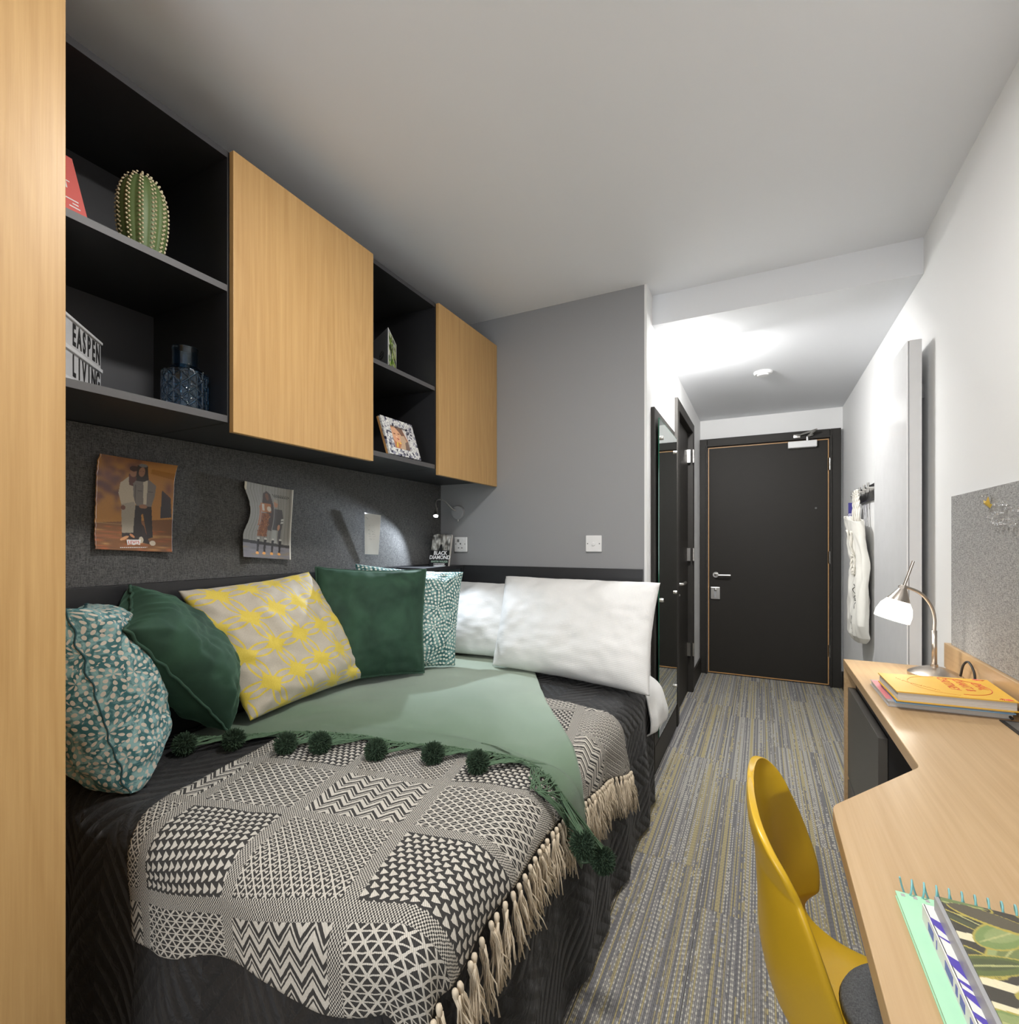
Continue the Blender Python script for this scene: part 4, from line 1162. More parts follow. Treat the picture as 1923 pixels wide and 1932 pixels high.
# green ombre throw with pompoms
GB = [(-1.60, 0.90), (-1.45, 0.975), (-1.34, 1.04), (-1.24, 1.10), (-0.96, 1.175), (-0.74, 1.225), (-0.60, 1.225), (-0.47, 1.175), (-0.37, 1.18), (-0.245, 1.25)]
GR = [(-0.245, 1.25), (-0.33, 1.31), (-0.44, 1.31), (-0.57, 1.52), (-0.74, 1.77), (-0.955, 2.15), (-1.05, 2.30)]
GL = [(-1.60, 0.90), (-1.66, 1.30), (-1.68, 1.9)]
GT = [(-1.68, 1.9), (-1.40, 2.30), (-1.05, 2.30)]
g_f = coons(GB, GT, GL, GR)
gm = MB().grid(lambda u, v: drape(*g_f(u, v), 0.019 + 0.004 * MN.noise(Vector((u * 9, v * 9, 7)))), 150, 110, lambda u, v: (u, v))
gr = thing('ombre_throw', 'green ombre throw with dark green pompoms spread across the bed', 'blanket')
gm.obj('wool_cloth', 'ombre', gr, smooth=True, solid=0.004, fix=False)
def pom_mesh(seed, R=0.031):
    r = random.Random(seed); mb = MB()
    mb.lathe([(R * 0.72 * math.sin(a), R * 0.72 * math.cos(a)) for a in [PI * k / 10 for k in range(1, 10)]], 16)
    for k in range(1500):
        z = r.uniform(-1, 1); a = r.uniform(0, 2 * PI); q = math.sqrt(1 - z * z)
        d = Vector((q * math.cos(a), q * math.sin(a), z))
        s = d.orthogonal().normalized(); s.rotate(Matrix.Rotation(r.uniform(0, 6), 3, d))
        j = Vector((r.uniform(-.25, .25), r.uniform(-.25, .25), r.uniform(-.25, .25)))
        tip = (d + j * 0.5) * R * r.uniform(0.90, 1.08); w = 0.0011
        b0 = d * R * 0.62
        mb.add([b0 - s * w, b0 + s * w, tip + s * w * 0.8, tip - s * w * 0.8], [(0, 1, 2, 3)])
    return mb
poms = [pom_mesh(s).obj('pompom', 'pom_yarn', gr, fix=False) for s in range(3)]
PP = [(-1.49, 0.862), (-1.392, 0.946), (-1.216, 0.985), (-1.13, 1.030), (-0.962, 1.075), (-0.813, 1.138), (-0.668, 1.136)]
for i, (x, y) in enumerate(PP):
    o = poms[i] if i < 3 else poms[i % 3].copy()
    if i >= 3: COL.objects.link(o)
    o.location = drape(x, y, 0.036)
    o.rotation_euler = (i * 1.3, i * 0.7, i * 2.1)
for p in (Vector((-0.375, 1.125, 0.475)), Vector((-0.350, 1.205, 0.400))):
    o = poms[1].copy(); COL.objects.link(o); o.location = p; o.rotation_euler = (p.x * 9, 1, 2)
# yarn fringe: strands looping from the hem and gathered towards each pompom
fr = MB(); rs = random.Random(4)
gb = curve2(GB)
def strand(p0, p1, sag, n=12, off0=0.024):
    pts = []
    dx, dy = p1[0] - p0[0], p1[1] - p0[1]
    ph = rs.uniform(0, 6); am = rs.uniform(0.002, 0.006)
    for i in range(n + 1):
        t = i / n
        x = p0[0] + dx * t + sag[0] * math.sin(t * PI) + am * math.sin(t * 7 + ph)
        y = p0[1] + dy * t + sag[1] * math.sin(t * PI) + am * math.cos(t * 6 + ph)
        pts.append(drape(x, y, off0 + rs.uniform(0, 0.003) + 0.004 * math.sin(t * PI)))
    fr.tube(bez(pts, 16), 0.0019, 4, cap=False)
import bisect
for i, (px, py) in enumerate(PP + [(-0.49, 1.10)]):
    # nearest hem parameter
    bt = min(range(0, 200), key=lambda k: (gb(k / 199)[0] - px - 0.02) ** 2 + (gb(k / 199)[1] - py - 0.06) ** 2) / 199
    for k in range(26):
        t = min(max(bt + rs.uniform(-0.055, 0.055), 0), 0.93)
        q = gb(t)
        e = (px + rs.uniform(-.006, .006), py + rs.uniform(-.006, .010))
        strand((q[0], q[1] + 0.006), e, (rs.uniform(-.012, .012), -0.012))
for k in range(120):   # hem loops between the pompoms
    t = rs.uniform(0.03, 0.80); q = gb(t); q2 = gb(min(t + rs.uniform(0.015, 0.04), 0.9))
    strand((q[0], q[1] + 0.004), (q2[0], q2[1] + 0.004), (rs.uniform(-.01, .01), -rs.uniform(0.010, 0.030)))
for k in range(46):    # corner bundle hanging to the two lower pompoms
    t = rs.uniform(0.80, 0.985); q = gb(t)
    P = drape(q[0], q[1], 0.024); e = Vector((-0.375, 1.125, 0.490)) if k % 2 else Vector((-0.352, 1.205, 0.42))
    e = e + Vector((rs.uniform(-.008, .004), rs.uniform(-.008, .008), 0.012))
    mid = (P + e) / 2 + Vector((0.008, rs.uniform(-.012, .012), -0.01))
    fr.tube(bez([P, mid, e], 10), 0.0019, 4, cap=False)
fo = fr.obj('yarn_fringe', 'green_yarn', gr, smooth=True, fix=False); fo['kind'] = 'stuff'

# ------------------------------------------------------------------ cushions and pillows
def cushion(name, label, cat, TL, TR, BR, BL, T, mat, seed=0, n=46, pinch=0.05, power=0.5, wr=0.010, piping=None, group=None, back=0.9, zmin=None, xmin=-1.690, ear=0.0, ymax=None, us=1.0):
    TL, TR, BR, BL = map(Vector, (TL, TR, BR, BL))
    W = ((TR - TL).length + (BR - BL).length) / 2; H = ((TL - BL).length + (TR - BR).length) / 2
    N = ((TR - BL).cross(TL - BR)).normalized()
    cz = (TL + TR + BL + BR) / 4
    if N.dot(Vector((0, 0, 1.19)) - cz) < 0: N = -N
    Wd = (TR - TL).normalized(); Hd = (TL - BL).normalized()
    def cl(p):
        if zmin is not None: 
            zz = zmin + topn(p.x, p.y)
            if p.z < zz: p.z = zz
        if p.x < xmin: p.x = xmin
        if ymax is not None and p.y > ymax: p.y = ymax
        return p
    def base(u, v):
        uu = u * (1 - pinch * (1 - v * v) * abs(u)); vv = v * (1 - pinch * (1 - u * u) * abs(v))
        a, b = (uu + 1) / 2, (vv + 1) / 2
        return (BL * (1 - a) + BR * a) * (1 - b) + (TL * (1 - a) + TR * a) * b
    def surf(u, v, side):
        au, av = abs(u), abs(v)
        pr = max(0.0, (1 - au ** 2.6) * (1 - av ** 2.6)) ** power
        p = base(u, v)
        s = Vector((u * W * 2.2 + seed * 3.1, v * H * 2.2, side * 4.0 + seed))
        w = MN.noise(s * 1.6) * wr * 1.6 + MN.noise(s * 4.2) * wr * 0.55
        # creases running in from the corners
        c = 1 - min(1.0, math.hypot(1 - au, 1 - av) / 0.75)
        an = math.atan2(1 - av, 1 - au)
        w += c * wr * 0.9 * math.sin(an * 9 + seed + (2 if u > 0 else 0) + (1 if v > 0 else 0)) * (1 - c)
        e = (1 - au) * (1 - av)
        edge_w = wr * 0.5 * MN.noise(Vector((u * 7 + seed, v * 7, 9)))
        k = T * (1 if side > 0 else back)
        return cl(p + N * side * (k * pr + w * min(1, pr * 1.5)) + N * edge_w)
    mb = MB(); vs = []; uvs = []; idx = {}
    def g(t):  # denser near the rim
        return math.sin(t * PI / 2) * 0.55 + t * 0.45
    for side in (1, -1):
        for j in range(n + 1):
            for i in range(n + 1):
                rim = i in (0, n) or j in (0, n)
                if rim and side == -1: idx[(side, i, j)] = idx[(1, i, j)]; continue
                u, v = g(i / n * 2 - 1), g(j / n * 2 - 1)
                idx[(side, i, j)] = len(vs); vs.append(surf(u, v, side)); uvs.append((0, 0))
    # texture coordinates measured along the cloth from the middle of each face
    A_ = np.zeros((2, n + 1, n + 1, 2))
    for si, side in enumerate((1, -1)):
        P = np.array([[tuple(vs[idx[(side, i, j)]]) for i in range(n + 1)] for j in range(n + 1)])
        du = np.linalg.norm(np.diff(P, axis=1), axis=2); dv = np.linalg.norm(np.diff(P, axis=0), axis=2)
        cu = np.concatenate([np.zeros((n + 1, 1)), np.cumsum(du, 1)], 1); cu -= cu[:, n // 2:n // 2 + 1]
        cv = np.concatenate([np.zeros((1, n + 1)), np.cumsum(dv, 0)], 0); cv -= cv[n // 2:n // 2 + 1, :]
        for j in range(n + 1):
            for i in range(n + 1):
                if side == 1 or not (i in (0, n) or j in (0, n)):
                    uvs[idx[(side, i, j)]] = (cu[j, i] + 0.5 + seed * 0.07, cv[j, i] + 0.5)
    fs = []
    for side in (1, -1):
        for j in range(n):
            for i in range(n):
                f = [idx[(side, i, j)], idx[(side, i + 1, j)], idx[(side, i + 1, j + 1)], idx[(side, i, j + 1)]]
                fs.append(f if side > 0 else f[::-1])
    mb.add(vs, fs, uvs)
    if piping:
        root = thing(name, label, cat, group)
        mb.obj('cover', mat, root, smooth=True)
        ring = [vs[idx[(1, i, 0)]] for i in range(n)] + [vs[idx[(1, n, j)]] for j in range(n)] + [vs[idx[(1, i, n)]] for i in range(n, 0, -1)] + [vs[idx[(1, 0, j)]] for j in range(n, -1, -1)]
        MB().tube(ring, 0.0042 if us == 1.0 else 0.002, 8).obj('piping', piping, root, smooth=True)
        return root
    return tag(mb.obj(name, mat, None, smooth=True), label, cat, group)

cushion('teal_cushion', 'pale teal petal-patterned velvet cushion beside the wardrobe', 'cushion',
        (-1.655, 0.70, 1.02), (-1.425, 0.560, 1.035), (-1.368, 0.665, 0.560), (-1.66, 0.80, 0.56), 0.125, 'teal_petals', 1, 64, 0.05, 0.42, 0.018, 'teal_seam', zmin=0.582, us=1.75)
cushion('green_cushion', 'dark green velvet cushion standing edge-on between pale teal and yellow cushions', 'cushion',
        (-1.675, 0.812, 1.060), (-1.40, 0.668, 0.972), (-1.480, 0.990, 0.60), (-1.685, 1.13, 0.68), 0.115, 'velvet', 2, 50, 0.06, 0.46, 0.014, 'velvet_piping', zmin=0.585)
cushion('yellow_cushion', 'yellow and beige circle-patterned cushion', 'cushion',
        (-1.665, 0.945, 1.032), (-1.665, 1.460, 1.066), (-1.500, 1.625, 0.615), (-1.475, 1.060, 0.610), 0.085, 'yellow_cloth', 3, 60, 0.045, 0.5, 0.013, zmin=0.585)
cushion('green_cushion', 'large dark green velvet cushion between yellow cushion and pillows', 'cushion',
        (-1.670, 1.500, 1.082), (-1.400, 1.905, 1.060), (-1.345, 1.815, 0.605), (-1.610, 1.415, 0.605), 0.080, 'velvet', 4, 50, 0.055, 0.5, 0.011, 'velvet_piping', zmin=0.588)
cushion('teal_cushion', 'deep teal petal-patterned cushion in front of the white pillows', 'cushion',
        (-1.675, 1.735, 1.088), (-1.355, 2.160, 1.035), (-1.300, 2.000, 0.600), (-1.60, 1.62, 0.60), 0.080, 'teal_petals_small', 5, 50, 0.05, 0.5, 0.012, zmin=0.588)
cushion('pillow', 'white pillow against the headboard, half hidden behind the teal cushion', 'pillow',
        (-1.62, 2.40, 0.965), (-0.98, 2.385, 0.965), (-0.98, 2.235, 0.60), (-1.60, 2.20, 0.60), 0.095, 'cotton', 6, 50, 0.035, 0.45, 0.009, zmin=0.585, ymax=2.438)
cushion('pillow', 'white pillow in front, nearest the corridor', 'pillow',
        (-1.190, 2.315, 1.010), (-0.400, 2.290, 1.006), (-0.395, 2.020, 0.575), (-1.150, 2.095, 0.597), 0.105, 'cotton', 7, 60, 0.040, 0.45, 0.009, zmin=None, ymax=2.438)
# ================================================================== THINGS ON THE SHELVES
# cactus
cz0 = 1.913
ct = thing('cactus_ornament', 'green ribbed ceramic cactus ornament with pale spines', 'ornament', loc=(-1.435, 0.725, cz0))
NR = 12
def crad(t):  # t 0..1 height
    if t < 0.55: return 0.037 + 0.016 * math.sin(t / 0.55 * PI / 2)
    return 0.053 * math.sqrt(max(0.0, 1 - ((t - 0.55) / 0.45) ** 2.4))
def cact(u, v):
    a = u * 2 * PI; r = crad(v) * (1 + 0.055 * abs(math.cos(a * NR / 2)) - 0.03)
    return (r * math.cos(a) , r * math.sin(a), v * 0.225 + 0.0005)
MB().grid(cact, 144, 50).obj('body', 'cactus', ct, smooth=True)
sp = MB()
for k in range(NR):
    a = 2 * PI * k / NR
    for i in range(20):
        t = 0.03 + i * 0.0495
        if t > 0.985: break
        for da in (-0.058, 0.058):
            r = crad(t) * 1.035
            c = Vector((r * math.cos(a + da), r * math.sin(a + da), t * 0.225 + (0.0055 if da > 0 else 0)))
            s_ = 0.0029
            n_ = Vector((math.cos(a), math.sin(a), 0.2 if t < .7 else 1.0)).normalized()
            m = basis(c, n_.orthogonal(), n_.cross(n_.orthogonal()))
            sp.lathe([(s_, 0), (s_ * 0.9, s_ * 0.7), (s_ * 0.2, s_ * 1.25)], 7, m, cap=False)
o = sp.obj('spines', 'cactus_spine', ct, smooth=True); o['kind'] = 'stuff'
# blue vase
vz = 1.5452
vs_ = thing('glass_vase', 'blue cut-glass vase with star pattern on the lower shelf', 'vase', loc=(-1.445, 0.838, vz))
def vrad(z):
    if z < 0.006: return 0.046 + z
    if z < 0.118: return 0.053
    if z < 0.135: return 0.053 - 0.0215 * ((z - 0.118) / 0.017) ** 1.0
    if z < 0.183: return 0.0315 - 0.001 * math.sin((z - 0.135) / 0.048 * PI)
    return 0.0325
def vfn(u, v):
    z = v * 0.187; r = vrad(z); a = u * 2 * PI
    if 0.006 < z < 0.116:
        p, q = u * 9, z / 0.037
        t1 = abs(((p + q) % 1) - 0.5); t2 = abs(((p - q) % 1) - 0.5); t3 = abs(((p * 2) % 1) - 0.5); t4 = abs((q % 1) - 0.5)
        m = min(0.5 - t1, 0.5 - t2, (0.5 - t3) * 0.7, 0.5 - t4 + 0.05)
        r += 0.0036 * max(0, 1 - m / 0.095)
    return (r * math.cos(a), r * math.sin(a), z + 0.0006)
g = MB().grid(vfn, 288, 150)
vo = g.obj('glass_body', 'blue_glass', vs_, smooth=True, fix=False)
md = vo.modifiers.new('thickness', 'SOLIDIFY'); md.thickness = 0.003; md.offset = -1
MB().lathe([(0.0005, 0.0008), (0.044, 0.0008), (0.044, 0.006), (0.0005, 0.006)], 32).obj('glass_foot', 'blue_glass', vs_)
# light box sign
lb = thing('lightbox_sign', 'white letter box sign reading aspen living behind wardrobe edge', 'sign', loc=(0, 0, 0))
xd = Vector((-0.143, 0.136, 0)).normalized()
org = Vector((-1.640, 0.724, 1.546)) - xd * 0.30
LM = basis(org, xd, (0, 0, 1))            # x along the sign, y up, z towards viewer
if (LM.to_3x3() @ Vector((0, 0, 1))).dot(Vector((1, -1, 0))) < 0: pass
zs = 1 if (LM.to_3x3() @ Vector((0, 0, 1))).x > 0 else -1
def lbx(name, mat, x0, x1, y0, y1, z0, z1, bev=0.0, par=None):
    return box(name, mat, par or lb, x0, x1, y0, y1, min(z0 * zs, z1 * zs), max(z0 * zs, z1 * zs), bev=bev, m=LM)
xs0 = 0.055
lbx('case', 'white_plastic', xs0, 0.30, 0.0, 0.196, -0.030, -0.002)
lbx('rail', 'white_plastic', xs0, 0.30, 0.190, 0.197, -0.002, 0.005, 0.001)
lbx('rail', 'white_plastic', xs0, 0.30, 0.112, 0.122, -0.002, 0.005, 0.001)
lbx('rail', 'white_plastic', xs0, 0.30, 0.036, 0.046, -0.002, 0.005, 0.001)
lbx('face', 'panel_edge', xs0 + 0.002, 0.299, 0.046, 0.190, -0.002, 0.0)
for s_, yy, x_r in (('EASPEN', 0.156, 0.288), ('LIVING', 0.079, 0.288)):
    for i, c in enumerate(reversed(s_)):
        x = x_r - 0.008 - i * 0.0268
        m = LM @ Matrix.Translation((x, yy, 0.0008 * zs))
        if zs < 0: m = m @ Matrix.Rotation(PI, 4, 'Y')
        text('letter', c, 0.074, m, 'ink', lb, 0.0003, 0.46, 'CENTER', 0.0022)
# coral book leaning on the upper shelf
ML = basis((-1.398, 0.597, 1.914), (0.12, -1, 0), (-0.07, -0.024, 0.197))
cbk = thing('coral_book', 'coral pink paperback leaning beside the wardrobe on upper shelf', 'book')
def cb(name, mat, *a, bev=0.0): return box(name, mat, cbk, *a, bev=bev, m=ML)
sgn = 1 if (ML.to_3x3() @ Vector((0, 0, 1))).x > 0 else -1
z0, z1 = sorted((0, -0.016 * sgn))
cb('page_block', 'pages', 0.001, 0.139, 0.002, 0.198, z0 + 0.001, z1 - 0.001)
cb('front_cover', 'coral', 0, 0.14, 0.0, 0.20, *sorted((0.0, 0.001 * sgn)))
cb('back_cover', 'coral', 0, 0.14, 0.0, 0.20, *sorted((-0.016 * sgn, -0.017 * sgn)))
mm = ML if sgn > 0 else ML @ Matrix.Rotation(PI, 4, 'Y')
for s_, x, y, sz in (('A', 0.045, 0.150, 0.034), ('T', 0.030, 0.108, 0.034), ('JOURNAL', 0.026, 0.064, 0.008), ('THE', 0.022, 0.054, 0.008), ('SUNSET', 0.026, 0.044, 0.008)):
    q = Matrix.Translation((x, y, 0.0012 * sgn))
    if len(s_) > 1: continue
    m = ML @ q
    if sgn < 0: m = m @ Matrix.Rotation(PI, 4, 'Y')
    text('lettering', s_, sz, m @ Matrix.Rotation(0.0, 4, 'Z'), 'letter_white', cbk, 0.0002)
q = MB()
for (x, y, l) in ((0.012, 0.066, 0.026), (0.014, 0.056, 0.012), (0.012, 0.046, 0.022)):
    q.box(x, x + l, y, y + 0.0035, *sorted((0.0011 * sgn, 0.0014 * sgn)), mat=ML)
q.obj('small_print', 'letter_white', cbk)
# folded card on the narrow unit's shelf
fc = thing('folded_card', 'folded leaflet standing open with green foliage picture', 'card', loc=(0, 0, 0))
H_ = 0.172; zb = 1.9045
A_, S_, B_ = Vector((-1.54, 1.70, zb)), Vector((-1.375, 1.610, zb)), Vector((-1.467, 1.774, zb))
S1 = Sheet(60, 80, sr(150, 152, 156)); S1.blob(0.60, 0.55, 0.14, 0.10, sr(40, 40, 44)); 
S1.poly([(0.52, 0.50), (0.70, 0.47), (0.70, 0.50), (0.52, 0.53)], sr(150, 152, 156)); S1.poly([(0.50, 0.57), (0.69, 0.54), (0.69, 0.57), (0.50, 0.60)], sr(150, 152, 156))
S1.obj('left_panel', lambda u, v: A_.lerp(S_, u) + Vector((0, 0, H_ * (1 - v))), fc)
S2 = Sheet(60, 80, sr(225, 225, 220)); rs = random.Random(8)
for k in range(260):
    cx, cy = rs.uniform(0.1, 0.9), rs.uniform(0.05, 0.95)
    S2.blob(cx, cy, rs.uniform(.03, .10), rs.uniform(.02, .05), rs.choice([sr(70, 110, 30), sr(30, 50, 15), sr(140, 180, 50), sr(20, 25, 12), sr(200, 215, 120), sr(235, 235, 225)]), rs.uniform(0, 3))
S2.poly([(0, 0), (0.06, 0), (0.06, 1), (0, 1)], sr(225, 225, 220)); S2.poly([(0, 0), (1, 0), (1, 0.035), (0, 0.035)], sr(225, 225, 220))
S2.obj('picture_panel', lambda u, v: S_.lerp(B_, u) + Vector((0, 0, H_ * (1 - v))), fc)
# mosaic photo frame
pf = thing('photo_frame', 'mosaic photo frame with a woman\'s portrait on the lower shelf', 'photo frame')
PB = Vector((-1.352, 1.585, 1.5462)); FM = basis(PB, (0.010, 1, 0), (-0.055, 0, 0.165))
W_, H_ = 0.205, 0.172
q = MB()
for a in ((0, 0.048, 0, H_), (W_ - 0.048, W_, 0, H_), (0.048, W_ - 0.048, 0, 0.034), (0.048, W_ - 0.048, H_ - 0.034, H_)):
    q.box(a[0], a[1], a[2], a[3], -0.0, 0.010, 0.001, mat=FM)
q.obj('frame', 'mosaic', pf)
box('frame_back', 'oak_lip', pf, -0.0, W_, 0.0, H_, -0.010, -0.0005, m=FM)
SP = Sheet(70, 76, sr(214, 150, 110))
SP.poly([(0, 0), (1, 0), (1, 1), (0, 1)], sr(196, 130, 92))
SP.blob(0.35, 0.32, 0.30, 0.36, sr(222, 170, 134)); SP.poly([(0.35, 0), (0.78, 0), (0.95, 0.6), (0.70, 0.42), (0.55, 0.18)], sr(122, 92, 78))
SP.poly([(0.78, 0), (1, 0), (1, 0.55)], sr(214, 210, 204))
SP.blob(0.25, 0.30, 0.07, 0.025, sr(130, 80, 55)); SP.blob(0.50, 0.28, 0.07, 0.025, sr(130, 80, 55)); SP.blob(0.34, 0.42, 0.04, 0.03, sr(240, 205, 180)); SP.blob(0.38, 0.52, 0.09, 0.03, sr(170, 80, 66))
SP.poly([(0.55, 0.35), (0.82, 0.30), (0.92, 0.60), (0.80, 1), (0.35, 1), (0.55, 0.7)], sr(196, 168, 140)); SP.poly([(0.78, 0.62), (1, 0.5), (1, 1), (0.72, 1)], sr(120, 98, 88))
SP.poly([(0.1, 0.45), (0.25, 0.43), (0.55, 0.68), (0.48, 0.74)], sr(224, 164, 128)); SP.blob(0.28, 0.78, 0.04, 0.14, sr(230, 200, 90), 0.3); SP.blob(0.48, 0.68, 0.06, 0.03, sr(240, 200, 80))
SP.grain(0.08)
SP.obj('photograph', lambda u, v: FM @ Vector((0.048 + u * (W_ - 0.096), H_ - 0.034 - v * (H_ - 0.068), 0.0006)), pf)
bb = MB(); bb.box(0.07, 0.12, 0.0, 0.11, -0.012, -0.0105, mat=FM @ Matrix.Translation((0, 0, 0)) ); bb.obj('strut', 'black_board', pf)

# ------------------------------------------------------------------ paperback on the ledge
pbk = thing('paperback', 'black paperback titled in white leaning in the corner', 'book')
BMx = basis((-1.640, 2.262, 1.0562), (1, 0.22, 0), (-0.045, 0.050, 0.185))
def bk(name, mat, *a, bev=0.0): return box(name, mat, pbk, *a, bev=bev, m=BMx)
zc = -1 if (BMx.to_3x3() @ Vector((0, 0, 1))).y > 0 else 1      # towards the viewer
bk('page_block', 'pages', 0.002, 0.110, 0.001, 0.184, *sorted((-0.001 * zc, -0.026 * zc)))
bk('spine', 'black_rubber', -0.0012, 0.001, 0, 0.185, *sorted((0, -0.027 * zc)))
bk('back_cover', 'black_rubber', 0, 0.111, 0, 0.185, *sorted((-0.0262 * zc, -0.0272 * zc)))
SB = Sheet(60, 100, sr(26, 26, 28)); rs = random.Random(6)
SB.poly([(0.04, 0.02), (0.98, 0.02), (0.98, 0.52), (0.04, 0.52)], sr(58, 56, 54))
for k in range(120):
    cx, cy = rs.random(), rs.uniform(0.02, 0.50); SB.soft(cx, cy, rs.uniform(.02, .07), rs.uniform(.02, .09), rs.choice([sr(190, 188, 180), sr(30, 30, 30), sr(120, 112, 100), sr(220, 218, 212)]), 0.6)
SB.poly([(0.0, 0.52), (1, 0.52), (1, 1), (0, 1)], sr(24, 24, 26)); SB.poly([(0.45, 0.34), (0.56, 0.32), (0.62, 0.52), (0.40, 0.52)], sr(30, 30, 30))
SB.obj('cover_picture', lambda u, v: BMx @ Vector((u * 0.111, 0.185 * (1 - v), 0.0008 * zc)), pbk)
def bt(s_, y, sz, mat='letter_white', sx=0.85):
    m = BMx @ Matrix.Translation((0.057, y, 0.0014 * zc))
    if zc < 0: m = m @ Matrix.Rotation(PI, 4, 'Y')
    text('title', s_, sz, m, mat, pbk, 0.0002, sx, 'CENTER', 0.0006)
bt('BLACK', 0.073, 0.030); bt('DIAMOND', 0.048, 0.030); bt('MARTIN WALKER', 0.024, 0.0155, 'green_print', 0.8); bt('A DORDOGNE MYSTERY', 0.010, 0.007)
q = MB(); 
for k in range(12): q.box(-0.0016, -0.0012, 0.025 + k * 0.006, 0.0290 + k * 0.006, *sorted((-0.006 * zc, (-0.018 + 0.003 * (k % 3)) * zc)), mat=BMx)
q.obj('spine_lettering', 'letter_white', pbk)
cs = thing('coaster', 'small white coaster lying on the ledge before the paperback', 'coaster', loc=(-1.560, 2.245, 1.0562))
MB().lathe([(0.0005, 0), (0.028, 0), (0.034, 0.002), (0.034, 0.0035), (0.0005, 0.003)], 32).obj('disc', 'white_plastic', cs)

# ------------------------------------------------------------------ papers pinned on the dark felt
def lerp4(TL, TR, BR, BL, u, v):
    return (Vector(TL) * (1 - u) + Vector(TR) * u) * (1 - v) + (Vector(BL) * (1 - u) + Vector(BR) * u) * v
S = Sheet(190, 236, sr(176, 122, 58)); rs = random.Random(3)
for k in range(46):
    cx = rs.choice([rs.uniform(0, 0.30), rs.uniform(0.0, 0.25), rs.uniform(0.1, 0.6)]); cy = rs.uniform(0, 0.55) if cx < 0.3 else rs.uniform(0, 0.22)
    S.soft(cx, cy, rs.uniform(.03, .08), rs.uniform(.02, .06), rs.choice([sr(98, 66, 66), sr(120, 80, 70), sr(84, 58, 62)]), 0.6)
S.soft(0.45, 0.0, 0.45, 0.05, sr(96, 40, 16), 0.7); S.poly([(0.68, 0.08), (1, 0.10), (1, 0.17), (0.68, 0.13)], sr(150, 96, 28), 0.7)
S.poly([(0.84, 0.30), (0.96, 0.38), (0.98, 0.60), (0.83, 0.62)], sr(60, 56, 60)); S.soft(0.93, 0.28, 0.06, 0.09, sr(104, 66, 66), 0.7)
S.poly([(0, 0.72), (1, 0.62), (1, 1), (0, 1)], sr(126, 84, 50))
for k in range(50): S.soft(rs.random(), rs.uniform(0.74, 1), rs.uniform(.03, .12), rs.uniform(.006, .016), rs.choice([sr(190, 100, 50), sr(200, 150, 90), sr(96, 70, 56), sr(170, 96, 60)]), 0.6)
S.poly([(0, 0.715), (0.35, 0.715), (0.35, 0.722), (0, 0.722)], sr(170, 140, 96))
S.poly([(0.33, 0.66), (0.45, 0.60), (0.62, 0.72), (0.70, 0.92), (0.34, 0.86)], sr(52, 44, 44))
S.poly([(0.30, 0.27), (0.42, 0.18), (0.52, 0.20), (0.52, 0.40), (0.50, 0.50), (0.40, 0.55), (0.32, 0.50), (0.28, 0.38)], sr(186, 172, 150))   # cream cardigan
S.poly([(0.40, 0.16), (0.52, 0.16), (0.50, 0.30), (0.41, 0.28)], sr(96, 62, 56)); S.blob(0.455, 0.145, 0.045, 0.045, sr(150, 108, 84)); S.blob(0.455, 0.10, 0.055, 0.030, sr(66, 46, 44))
S.poly([(0.32, 0.50), (0.48, 0.46), (0.54, 0.62), (0.50, 0.80), (0.34, 0.81)], sr(160, 150, 134))  # pale jeans
S.blob(0.345, 0.535, 0.03, 0.025, sr(110, 70, 52))
S.poly([(0.46, 0.26), (0.52, 0.20), (0.66, 0.20), (0.76, 0.26), (0.745, 0.38), (0.70, 0.52), (0.52, 0.52), (0.47, 0.40)], sr(122, 114, 108))   # denim jacket
S.poly([(0.59, 0.21), (0.65, 0.21), (0.64, 0.48), (0.60, 0.48)], sr(190, 180, 160)); S.poly([(0.485, 0.27), (0.50, 0.27), (0.50, 0.48), (0.485, 0.44)], sr(98, 90, 86)); S.poly([(0.52, 0.33), (0.58, 0.33), (0.58, 0.34), (0.52, 0.34)], sr(90, 84, 80)); S.poly([(0.66, 0.33), (0.72, 0.33), (0.72, 0.34), (0.66, 0.34)], sr(90, 84, 80))
S.poly([(0.49, 0.06), (0.62, 0.05), (0.66, 0.20), (0.60, 0.23), (0.50, 0.23)], sr(52, 42, 40)); S.blob(0.560, 0.125, 0.040, 0.052, sr(148, 106, 82)); S.blob(0.56, 0.055, 0.055, 0.018, sr(110, 108, 108))
S.poly([(0.535, 0.113), (0.55, 0.113), (0.55, 0.118), (0.535, 0.118)], sr(60, 40, 35)); S.poly([(0.57, 0.113), (0.585, 0.113), (0.585, 0.118), (0.57, 0.118)], sr(60, 40, 35))
S.poly([(0.50, 0.50), (0.71, 0.50), (0.74, 0.84), (0.67, 0.86), (0.60, 0.58), (0.58, 0.60), (0.60, 0.84), (0.48, 0.84)], sr(46, 40, 40))
S.blob(0.60, 0.505, 0.055, 0.022, sr(150, 106, 80)); S.blob(0.585, 0.875, 0.030, 0.035, sr(196, 184, 164)); S.blob(0.735, 0.905, 0.04, 0.028, sr(200, 188, 170)); S.blob(0.37, 0.865, 0.06, 0.016, sr(206, 150, 104), -0.4); S.blob(0.47, 0.835, 0.035, 0.014, sr(190, 130, 90), 0.5)
S.grain(0.12)
pT = ((-1.694, 0.735, 1.440), (-1.690, 0.945, 1.434), (-1.690, 0.933, 1.156), (-1.694, 0.728, 1.169))
def p1(u, v):
    if u < 0.02: u = 0.02 * (1 if u > 0 else 0) + 0.012 * MN.noise(Vector((v * 22, 0, 0)))
    p = lerp4(*pT, u, v); p.x += 0.016 * max(0, 1 - v * 4.5) ** 2 + 0.007 * max(0, v * 3 - 2) ** 2 + 0.006 * (u - .5) ** 2 * 4; return p
